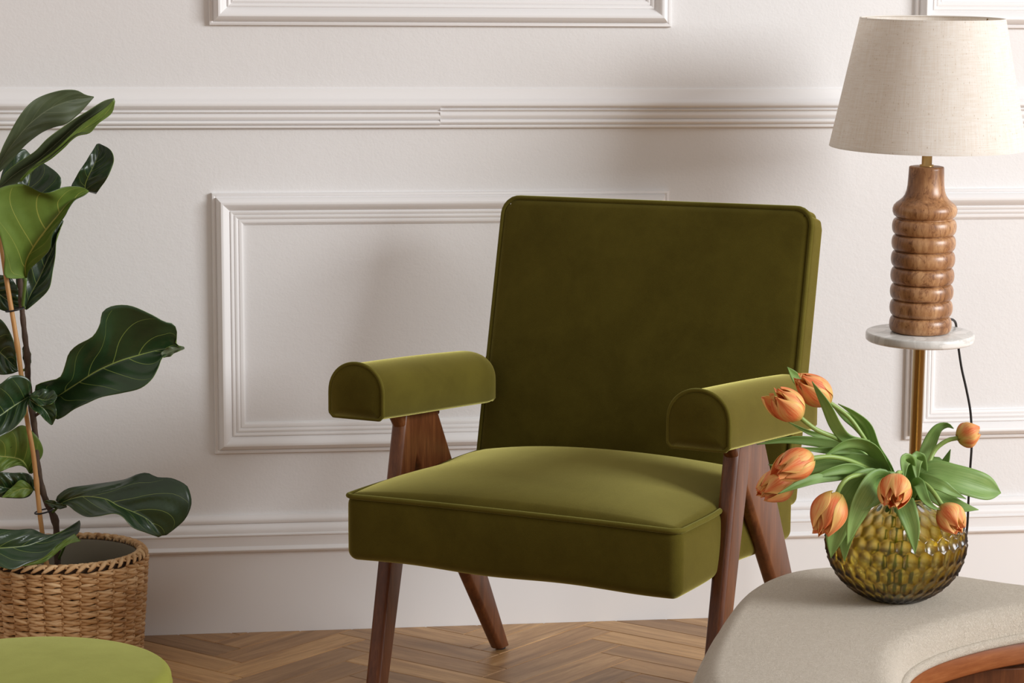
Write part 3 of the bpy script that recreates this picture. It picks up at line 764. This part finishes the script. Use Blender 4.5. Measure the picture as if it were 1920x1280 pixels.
# H small left leaf
LF([(-40, 640), (-20, 600), (0, 598), (20, 625), (28, 655), (33, 690)], [(-38, 645), (-15, 650), (5, 665), (20, 680), (33, 693)], [(-36, 660), (-20, 695), (0, 702), (20, 701), (34, 696)], PY+.01, PY, .01, 0, 0)
LF([(44, 648), (50, 650), (58, 664), (57, 690)], [(43, 650), (47, 662), (52, 680), (56, 695)], [(42, 652), (43, 670), (48, 690), (56, 700)], PY+.02, PY+.02)
# I large leaf on the right
LF([(100, 746), (72, 742), (66, 724), (88, 715), (112, 708), (122, 686), (129, 663), (145, 647), (174, 631), (188, 607), (192, 586), (210, 574), (243, 573), (282, 589), (308, 603), (326, 608), (332, 625), (329, 645), (345, 650)],
   [(101, 747), (120, 735), (138, 723), (179, 697), (218, 679), (256, 667), (302, 655), (335, 652), (346, 652)],
   [(101, 748), (98, 776), (105, 786), (120, 780), (138, 767), (164, 755), (190, 744), (226, 737), (262, 728), (284, 711), (296, 690), (304, 670), (318, 664), (334, 657), (346, 654)], PY-.01, PY-.05, .035, .028, .02)
LF([(304, 668), (303, 660), (318, 650), (335, 650), (346, 651)], [(304, 669), (315, 661), (328, 656), (346, 652)], [(305, 670), (318, 668), (330, 660), (346, 654)], PY-.066, PY-.06, 0, 0.006, 0, top='leaf_new', puck=.0)
# J left leaf
LF([(57, 740), (58, 718), (44, 705), (22, 705), (0, 720), (-30, 735), (-50, 760)], [(57, 741), (40, 752), (20, 765), (0, 779), (-30, 795), (-50, 800)], [(57, 742), (50, 763), (47, 778), (26, 802), (0, 817), (-25, 825), (-50, 812)], PY-.03, PY-.08, .01, .02, 0)
# K small curled lobe
LF([(56, 740), (70, 730), (84, 728), (99, 730), (107, 741)], [(57, 742), (70, 746), (85, 750), (100, 745), (107, 743)], [(58, 744), (72, 758), (86, 760), (100, 754), (107, 745)], PY-.05, PY-.06, -.008, .01, 0, top='leaf_top', puck=.002)
LF([(56, 744), (72, 742), (92, 745), (104, 760), (105, 780), (99, 796)], [(55, 748), (68, 758), (82, 766), (92, 780), (98, 796)], [(53, 757), (62, 768), (74, 775), (85, 787), (96, 797)], PY-.05, PY-.045, .004, .014, 0, top='leaf_top', puck=.002)
# L pale leaf
LF([(58, 886), (70, 869), (80, 852), (79, 835), (66, 814), (43, 797), (20, 808), (-8, 822)], [(57, 887), (43, 865), (25, 858), (0, 855), (-20, 850)], [(56, 888), (48, 876), (33, 872), (15, 878), (0, 884), (-20, 888)], PY+.01, PY-.01, .0, .01, 0, top='leaf_under', under='leaf_top')
# M
LF([(64, 914), (62, 897), (50, 887), (20, 886), (-15, 884)], [(64, 916), (40, 918), (15, 915), (-15, 908)], [(64, 918), (55, 930), (40, 934), (10, 933), (-15, 930)], PY+.0, PY-.02, .0, .0)
LF([(62, 916), (50, 904), (38, 900), (20, 915), (4, 931)], [(62, 918), (45, 915), (25, 922), (4, 932)], [(62, 920), (50, 930), (36, 933), (20, 932), (4, 933)], PY-.015, PY-.03, .0, .0, top='leaf_under', puck=.001)
# N large low leaf right
LF([(110, 944), (104, 936), (112, 925), (131, 914), (171, 908), (230, 899), (256, 889), (276, 886), (295, 894), (322, 896), (348, 908), (356, 922), (359, 945), (348, 972), (328, 991), (312, 1003)],
   [(110, 946), (125, 938), (157, 930), (197, 935), (223, 949), (262, 965), (285, 980), (304, 1004)],
   [(111, 948), (126, 946), (141, 958), (161, 968), (184, 967), (213, 962), (230, 968), (249, 988), (276, 999), (297, 1007)], PY-.02, PY-.11, -.02, .035, .035)
LF([(82, 940), (95, 937), (110, 942), (124, 947)], [(82, 941), (96, 944), (110, 947), (125, 949)], [(83, 942), (97, 951), (112, 954), (125, 951)], PY-.02, PY-.04, 0, 0, top='leaf_top', puck=.001)
# O bottom-left leaf over the basket rim
LF([(-70, 1010), (-30, 990), (0, 991), (30, 993), (59, 991), (85, 1001), (110, 998), (131, 986), (149, 975)], [(-70, 1030), (-35, 1030), (0, 1027), (30, 1025), (59, 1020), (98, 1004), (125, 992), (150, 977)], [(-70, 1045), (-35, 1058), (0, 1062), (23, 1067), (49, 1057), (82, 1044), (108, 1021), (135, 1006), (148, 998), (151, 982)], PY-.14, PY-.05, -.02, .02, .02)
LF([(45, 1059), (70, 1046), (92, 1034), (112, 1018), (140, 1000)], [(44, 1060), (75, 1050), (98, 1036), (118, 1022), (146, 1008)], [(43, 1061), (76, 1056), (100, 1042), (124, 1022), (152, 1014)], PY-.13, PY-.09, .0, .0, top='leaf_under', puck=.001)
petiole((96, 962), (112, 944), PY, PY-.02); petiole((62, 782), (103, 748), PY, PY-.012, .0026, 'bark'); petiole((42, 577), (48, 520), PY, PY-.03, .003)
petiole((70, 874), (58, 886), PY, PY+.01); petiole((78, 925), (64, 916), PY, PY); petiole((109, 1050), (130, 1000), PY, PY-.05)
petiole((40, 560), (47, 578), PY, PY+.02); petiole((35, 460), (28, 440), PY, PY+.01); petiole((52, 717), (56, 741), PY, PY-.03)
petiole((34, 432), (0, 352), PY, PY-.04); petiole((34, 432), (-10, 330), PY, PY-.01); petiole((52, 690), (34, 694), PY, PY)

# ------------------------------------------------------------------ pedestal table with marble top, lamp
LY = -.32
lb = at(1725, 622, LY)          # centre of the lamp foot
sc = pxm(lb)
ax = (at(1749, 26, LY-.026)-lb).normalized()   # gentle lean of the pole and lamp
footp = lb-ax*((lb.z-.0)/ax.z)
table = thing('side_table', 'slim brass pedestal table with round white marble top under the lamp', 'table', (footp.x, footp.y, 0))
qrot = ax.to_track_quat('Z', 'Y')
def tilted(o, dist):   # put o (built along +z) at distance along the leaning axis from the floor
    o.rotation_mode = 'QUATERNION'; o.rotation_quaternion = qrot
    p = footp+ax*dist; o.location = p-Vector((footp.x, footp.y, 0)); return o
hd = (lb-footp).length
rd = 101/sc
tilted(lathe('marble_top', [(.0001, -.0155), (rd-.003, -.0155), (rd-.0005, -.0135), (rd, -.011), (rd, -.003), (rd-.0012, -.0008), (rd-.003, 0), (.0001, 0)], M['marble'], table, 96), hd)
pr = 11.5/sc
tilted(lathe('pole', [(.0001, 0), (pr, 0), (pr, hd-.022), (pr+.012, hd-.020), (pr+.012, hd-.0155), (.0001, hd-.0155)], M['brass'], table, 40), 0)
lathe('base', [(.0001, 0), (.105, 0), (.107, .002), (.107, .008), (.104, .011), (.02, .013), (pr+.003, .02), (.0001, .02)], M['brass'], table, 64)

lamp = thing('table_lamp', 'table lamp with cream linen shade and ringed turned wooden foot on the marble top', 'lamp', tuple(lb))
lamp.rotation_mode = 'QUATERNION'; lamp.rotation_quaternion = qrot
# silhouette of the foot measured upward from its underside (px -> m)
kx = 1/sc
def P_(hpx, rpx): return (rpx*kx, hpx*kx)
prof = [P_(0, .01), P_(0, 46), P_(.8, 51)]
ring_h = [(0, 31, 58), (31, 62, 58.5), (62, 92, 58.8), (92, 123, 59), (123, 154, 59.3), (154, 184, 59.3), (184, 214.5, 59.5)]
for a, b, R in ring_h:
    mid = (a+b)/2; hh = (b-a)/2
    for i in range(11):
        th = -PI/2*.93+PI*.93*i/10
        prof.append(P_(mid+hh*math.sin(th)*.97, R-8.5+8.5*math.cos(th)**.8))
    prof.append(P_(b, R-9.3))
prof += [P_(216, 52), P_(220, 57), P_(226, 59.3), P_(232, 59.5), P_(238, 57.5), P_(243, 53), P_(247, 47.5), P_(252, 42), P_(258, 38), P_(266, 35.3), P_(276, 33.8), P_(290, 33), P_(305, 32.4), P_(309, 32.2), P_(310.5, 31.2), P_(311, 29), P_(311, .01)]
lathe('foot', prof, M['lamp_wood'], lamp, 96)
lathe('stem', [P_(309, .01), P_(309, 13), P_(314, 13), P_(314.5, 9.5), P_(395, 9.5), P_(396, 14), P_(450, 14), P_(452, .01)], M['brass'], lamp, 32)
zs0, zs1 = 347, 347+236
R0, R1 = 180.5, 132
N = 24
outer = [((R0+(R1-R0)*i/N)*kx, (zs0+(zs1-zs0)*i/N)*kx) for i in range(N+1)]
V = []; F = []; U = []; seg = 128
prf = outer+[(r-.0012, z) for r, z in outer[::-1]]
n = len(prf)
for i, (r, z) in enumerate(prf):
    for k in range(seg): V.append((r*math.cos(2*PI*k/seg), r*math.sin(2*PI*k/seg), z)); U.append((k/seg*8, (z/kx-zs0)/236))
for i in range(n):
    j = (i+1) % n
    for k in range(seg): F.append((i*seg+k, i*seg+(k+1) % seg, j*seg+(k+1) % seg, j*seg+k))
shade = mesh_obj('lampshade', V, F, M['linen'], lamp, uvs=U)
autosmooth(shade, 50)
for r, z in ((R0, zs0), (R1, zs1)):
    tube('shade_ring', [((r-2)*kx*math.cos(a), (r-2)*kx*math.sin(a), z*kx+(.001 if z == zs0 else -.001)) for a in np.linspace(0, 2*PI, 65)[:-1]], .0012, M['linen'], shade, 8, True)
for k in range(3):
    a = 2*PI*k/3+.4; tube('shade_spoke', [(0, 0, 440*kx), ((R1-20)*kx*math.cos(a), (R1-20)*kx*math.sin(a), (zs1-40)*kx), ((R1-2)*kx*math.cos(a), (R1-2)*kx*math.sin(a), (zs1-3)*kx)], .0012, M['brass'], shade, 6)
# cord: out of the foot, over the edge, down to the floor
inv = (Matrix.Translation(lb) @ qrot.to_matrix().to_4x4()).inverted()
cw = [at(1776, 598, LY+.035), at(1786, 599, LY+.052), at(1792, 606, LY+.070), at(1794, 625, LY+.088), at(1797, 650, LY+.092), at(1803, 690, LY+.095), at(1812, 730, LY+.098), at(1820, 775, LY+.10), at(1822, 830, LY+.105), at(1819, 880, LY+.11), at(1816, 935, LY+.12), at(1812, 1000, LY+.14)]
e = cw[-1]; cw += [Vector((e.x-.01, e.y+.01, .12)), Vector((e.x-.01, e.y+.02, .02)), Vector((e.x+.02, e.y+.02, .004)), Vector((e.x+.2, e.y+.06, .004))]
tube('cord', resample(catmull([np.array(inv @ p) for p in cw], 8), 120), .0022, M['black'], lamp, 10)

# ------------------------------------------------------------------ glass vase
vb = gz(1677, 1119, BT+.0008); vs = pxm(vb+Vector((0, 0, .07)))
RV = 134/vs
vase = thing('vase', 'round olive glass vase with honeycomb facets on the cream bench, holding the tulips', 'vase', tuple(vb))
HZ = 110/vs; ZTOP = HZ+84/vs; HB = HZ
def vprof(t):   # t 0..1 bottom to lip -> r,z
    a0, a1 = -math.acos(.42), math.acos(.40)
    a = a0+(a1-a0)*t
    r = RV*math.cos(a)
    s0 = math.sin(-a0); s1 = math.sin(a1)
    z = HZ+(math.sin(a)/s0*HZ if a < 0 else math.sin(a)/s1*(ZTOP-HZ))
    return r, z
NT, NA = 150, 300
cols = 30; rows = 9.0
V = []; F = []
def cell(a, t):
    u = a/(2*PI)*cols; vv = t*rows; best = 9; sec = 9
    for rr in (math.floor(vv)-1, math.floor(vv), math.floor(vv)+1, math.floor(vv)+2):
        offs = .5*(rr % 2)
        cu = round(u-offs)
        for c in (cu-1, cu, cu+1):
            d = ((u-(c+offs))*1.0)**2+((vv-rr)*.80)**2
            if d < best: best = d
    return best
for i in range(NT+1):
    t = i/NT; r, z = vprof(t)
    fade = min(1, t/.05)*min(1, (1-t)/.06)
    for k in range(NA):
        a = 2*PI*k/NA; d = cell(a, t)
        dd = .0046*fade*max(0, 1-d/.32)
        rr = r-dd; V.append((rr*math.cos(a), rr*math.sin(a), z))
for i in range(NT):
    for k in range(NA): F.append((i*NA+k, i*NA+(k+1) % NA, (i+1)*NA+(k+1) % NA, (i+1)*NA+k))
# inner wall
NI = 40; base = len(V); WT = .0058
for i in range(NI+1):
    t = 1-i/NI; r, z = vprof(t); a_ = -math.acos(.42)+(math.acos(.42)+math.acos(.40))*t
    r2 = r-WT*math.cos(a_)-.0; z2 = z-WT*math.sin(a_)*.9 if a_ < 0 else z
    z2 = max(z2, WT)
    if i == 0: r2, z2 = r-WT*.5, z
    for k in range(NA): V.append((r2*math.cos(2*PI*k/NA), r2*math.sin(2*PI*k/NA), z2))
for k in range(NA): F.append((NT*NA+k, NT*NA+(k+1) % NA, base+(k+1) % NA, base+k))
for i in range(NI):
    for k in range(NA): F.append((base+i*NA+k, base+i*NA+(k+1) % NA, base+(i+1)*NA+(k+1) % NA, base+(i+1)*NA+k))
F.append(tuple(range(NA))[::-1]); F.append(tuple(base+NI*NA+k for k in range(NA)))
vbody = mesh_obj('glass_body', V, F, M['glass'], vase)
# water
ZW = 68/vs
wp = [(.0001, WT+.0006)]
for i in range(61):
    t = i/60; r, z = vprof(t); a_ = -math.acos(.42)+(math.acos(.42)+math.acos(.40))*t
    z2 = max(z-WT*math.sin(a_)*.9 if a_ < 0 else z, WT)+.0006
    if z2 > ZW: break
    wp.append((r-WT*math.cos(a_)-.0006, z2))
wp += [(wp[-1][0]+.0003, ZW), (.0001, ZW)]
lathe('water', wp, M['water'], vase, 96)

# ------------------------------------------------------------------ tulips
VY = vb.y
def wat(px, py, dy): return np.array(at(px, py, VY+dy))
mouth = np.array(vb)+np.array((0, 0, ZTOP))
def bloom(tul, O, base, tip, rad, open_=.0, seed=0, n1=3, n2=3, n3=4, spread=0):
    rnd = random.Random(seed)
    base = np.array(base); tip = np.array(tip); axv = tip-base; L = np.linalg.norm(axv); axv /= L
    q = np.cross(axv, [0.13, .4, .9]); q /= np.linalg.norm(q); q2 = np.cross(axv, q)
    layers = [(n1, 1.0, 1.0, .95, 0.), (n2, .93, 1.0, .90, PI/3), (n3, .50, 1.02, .95, .3)]
    for li, (n, rs, hs, wa, ph) in enumerate(layers):
        for k in range(n):
            a0 = ph+2*PI*k/n+rnd.uniform(-.15, .15); hh = hs*rnd.uniform(.93, 1.06); ww = wa*rnd.uniform(.9, 1.05)
            op = open_*rnd.uniform(.6, 1.6)+spread*(1 if (li == 0 and k == 0) else 0)
            V = []; U = []; F = []; nv, nu = 15, 11
            for i in range(nv):
                t = i/(nv-1)
                rr = rad*rs*(math.sin(PI*min(1, (t*.80+.045)))**.62)*(1-.32*t**2.4)+rad*op*t**2
                wid = (math.sin(PI*(.10+.84*t))**.75)*ww*(1-.25*t**3)
                if i == nv-1: wid = .10
                for j in range(nu):
                    s = -1+2*j/(nu-1)
                    an = a0+s*wid*1.02
                    rj = rr*(1+.045*math.cos(2.2*s)+.03*li)*(1+.05*s*(1 if k % 2 else -1))
                    ruff = (.05 if li < 2 else .16)*rad*math.sin(5*s+3*t+seed+k)*t**2
                    z = L*hh*(t*(1.0)-.07*s*s*t)+ruff*.6
                    p = base+axv*z+(q*math.cos(an)+q2*math.sin(an))*(rj+ruff)
                    V.append(p-O); U.append(((s+1)/2, t))
            for i in range(nv-1):
                for j in range(nu-1): F.append((i*nu+j, i*nu+j+1, (i+1)*nu+j+1, (i+1)*nu+j))
            o = mesh_obj('petal', V, F, M['petal'], tul, uvs=U)
            md = o.modifiers.new('solid', 'SOLIDIFY'); md.thickness = .0006
            md = o.modifiers.new('sub', 'SUBSURF'); md.levels = 1; md.render_levels = 1
def tleaf(tul, O, pts, width, prof='lance', tilt=0.0, fold=.25, w0=.35, blunt=1.25):
    # pts: (px, py, dy) from foot to tip; width in px (full)
    c = resample(catmull([np.concatenate([wat(x_, y_, d_), [0]]) for x_, y_, d_ in pts], 8), 34)[:, :3]
    n = len(c); V = []; U = []; F = []; nu = 9
    tl = tilt if isinstance(tilt, (tuple, list)) else (tilt, tilt)
    for i in range(n):
        t = i/(n-1); T = c[min(i+1, n-1)]-c[max(i-1, 0)]; T /= np.linalg.norm(T)
        vd = np.array(CAMP)-c[i]; vd /= np.linalg.norm(vd)
        A = np.cross(T, vd); A /= np.linalg.norm(A); B = np.cross(A, T)
        th = tl[0]+(tl[1]-tl[0])*t; Ac = A*math.cos(th)+B*math.sin(th); Nn = np.cross(T, Ac)
        wd = (w0+(1-w0)*math.sin(PI*.5*min(1, t/.45)))*(1 if t < .45 else max(.02, math.cos(PI*.5*((t-.45)/.55)**blunt)))
        wd *= width/2/vs
        for j in range(nu):
            s = -1+2*j/(nu-1)
            V.append(c[i]+Ac*s*wd-Nn*fold*wd*(1-abs(s)**1.3)*(-1)+Nn*.06*wd*math.sin(9*t+3*s)-O); U.append(((s+1)/2, t))
    for i in range(n-1):
        for j in range(nu-1): F.append((i*nu+j, i*nu+j+1, (i+1)*nu+j+1, (i+1)*nu+j))
    o = mesh_obj('leaf', V, F, M['tleaf'], tul, uvs=U)
    md = o.modifiers.new('solid', 'SOLIDIFY'); md.thickness = .0010
    return o
def tulip(label, base, tip, rad, stem, leaves, **kw):
    root = np.array(vb)+np.array((random.uniform(-.012, .012), random.uniform(-.012, .012), .012))
    t = thing('tulip', label, 'flower', tuple(root), 0, 'tulips in the olive glass vase')
    b = wat(*base); tp = wat(*tip)
    pts = [root]+[wat(*s_) for s_ in stem]+[b+(tp-b)*.06]
    sp = resample(catmull([p-root for p in pts], 8), 40); tube('stem', sp, 4.3/vs, M['tstem'], t, 10)
    bloom(t, root, b-(tp-b)*.06, tp+(tp-b)*.10, rad*1.16/vs, **kw)
    for lf in leaves: tleaf(t, root, *lf[:2], **(lf[2] if len(lf) > 2 else {}))
    return t
mo = (1690, 930, 0)
tulip('orange tulip highest in the vase, leaning over the chair armrest with a leaf across it', (1551, 752, -.02), (1503, 712, -.03), 26,
      [(1690, 985, 0), (1668, 885, -.005), (1645, 860, -.01), (1618, 818, -.02), (1590, 780, -.02)],
      [([(1690, 940, 0), (1665, 880, -.01), (1640, 840, -.02), (1626, 800, -.02), (1600, 775, -.02), (1571, 757, -.01)], 22, dict(tilt=.5)),
       ([(1640, 838, -.01), (1610, 800, -.0), (1585, 780, .0), (1560, 760, .01)], 20, dict(tilt=.3)),
       ([(1630, 830, -.03), (1590, 824, -.045), (1567, 800, -.05), (1548, 760, -.055), (1522, 715, -.05)], 24, dict(tilt=.5)),
       ([(1545, 750, .0), (1525, 735, .01), (1500, 716, .01), (1477, 688, .0)], 22, dict(tilt=-.4))], seed=1)
tulip('orange tulip with opening petals above the armrest side, second highest on the left', (1497, 780, -.05), (1458, 741, -.06), 27,
      [(1688, 985, 0), (1670, 900, -.01), (1620, 850, -.03), (1570, 822, -.04), (1530, 805, -.05)],
      [([(1690, 940, -.01), (1650, 870, -.02), (1600, 840, -.02), (1560, 820, -.02), (1520, 812, -.02), (1476, 790, -.01)], 15, dict(tilt=.2)),
       ([(1690, 935, -.01), (1660, 885, -.03), (1632, 842, -.05), (1590, 832, -.055), (1544, 856, -.06)], 30, dict(tilt=.7))], seed=2, spread=.55)
tulip('orange tulip in front of the chair leg, upper one of the overlapping pair', (1518, 858, -.07), (1464, 884, -.09), 28,
      [(1686, 985, 0), (1665, 905, -.01), (1610, 870, -.04), (1560, 856, -.06)],
      [([(1680, 930, -.01), (1630, 870, -.02), (1590, 842, -.02), (1540, 830, -.02), (1480, 825, -.02), (1419, 833, -.02)], 20, dict(tilt=.3)),
       ([(1680, 930, -.01), (1630, 870, -.03), (1600, 846, -.04), (1550, 845, -.05), (1488, 839, -.05)], 16, dict(tilt=.3)),
       ([(1680, 940, -.02), (1650, 880, -.03), (1600, 862, -.04), (1550, 868, -.04), (1500, 880, -.04), (1441, 871, -.04)], 28, dict(tilt=.2))], seed=3, spread=.35)
tulip('orange tulip lowest before the chair leg, partly behind its neighbour and a leaf', (1480, 898, -.03), (1432, 924, -.045), 29,
      [(1686, 985, 0), (1660, 910, -.01), (1600, 885, -.02), (1530, 885, -.02)],
      [([(1680, 935, -.03), (1640, 900, -.04), (1600, 880, -.055), (1560, 884, -.065), (1514, 899, -.07)], 22, dict(tilt=.4)),
       ([(1600, 892, -.04), (1540, 895, -.07), (1500, 907, -.085), (1459, 925, -.09)], 18, dict(tilt=-.2))], seed=4, spread=.3)
tulip('large orange tulip nodding down over the left side of the vase', (1568, 928, -.09), (1541, 992, -.105), 32,
      [(1688, 985, 0), (1662, 915, -.03), (1632, 893, -.06), (1600, 892, -.08), (1580, 905, -.09)],
      [([(1670, 930, -.03), (1640, 903, -.05), (1605, 920, -.07), (1578, 965, -.08), (1565, 1010, -.08), (1558, 1046, -.07)], 58, dict(tilt=.2)),
       ([(1660, 935, -.03), (1620, 925, -.055), (1600, 960, -.065), (1585, 1010, -.07), (1583, 1052, -.065)], 38, dict(tilt=-.2)),
       ([(1675, 925, -.03), (1650, 900, -.07), (1625, 930, -.10), (1603, 975, -.105), (1589, 1022, -.10)], 46, dict(tilt=.5))], seed=5, spread=.2)
tulip('orange tulip facing forward over the rim at the centre of the vase', (1682, 896, -.10), (1674, 938, -.125), 27,
      [(1690, 985, 0), (1697, 920, -.02), (1692, 890, -.06), (1684, 886, -.09)],
      [([(1705, 935, -.01), (1707, 890, -.02), (1702, 862, -.04), (1696, 870, -.07), (1695, 900, -.085)], 24, dict(tilt=.1)),
       ([(1695, 925, -.03), (1692, 932, -.08), (1700, 955, -.105), (1711, 990, -.11), (1716, 1038, -.105)], 38, dict(tilt=.15)),
       ([(1690, 930, -.03), (1670, 905, -.06), (1645, 925, -.09), (1622, 945, -.10), (1600, 960, -.1)], 46, dict(tilt=-.2))], seed=6, open_=.12)
tulip('orange tulip nodding over the right side of the vase', (1768, 950, -.07), (1797, 990, -.09), 26,
      [(1694, 985, 0), (1712, 925, -.02), (1728, 905, -.04), (1748, 920, -.06)],
      [([(1705, 940, -.02), (1720, 905, -.05), (1735, 935, -.08), (1750, 950, -.085), (1764, 955, -.085)], 22, dict(tilt=.3)),
       ([(1708, 940, 0), (1722, 900, -.03), (1762, 908, -.05), (1786, 922, -.05), (1812, 935, -.05)], 26, dict(tilt=.3)),
       ([(1710, 940, 0), (1735, 915, -.03), (1770, 935, -.04), (1800, 948, -.05), (1835, 955, -.05)], 34, dict(tilt=.5)),
       ([(1708, 930, 0), (1740, 888, -.01), (1790, 895, -.02), (1840, 910, -.02), (1877, 924, -.01)], 54, dict(tilt=.35, blunt=3.0))], seed=7)
tulip('small yellow-orange tulip upright on the right before the lamp cord', (1797, 821, .02), (1830, 809, .02), 23,
      [(1694, 985, 0), (1718, 925, 0), (1736, 882, .01), (1752, 845, .02), (1775, 826, .02)],
      [([(1715, 935, 0), (1730, 880, .02), (1742, 835, .03), (1757, 805, .03), (1775, 797, .03), (1787, 803, .02)], 28, dict(tilt=-.2)),
       ([(1720, 930, 0), (1736, 888, .02), (1754, 866, .03), (1768, 872, .03), (1782, 842, .03)], 26, dict(tilt=.4)),
       ([(1712, 940, 0), (1726, 890, .0), (1722, 858, -.01), (1718, 870, -.03), (1720, 905, -.04)], 26, dict(tilt=.1))], seed=8, spread=.25)
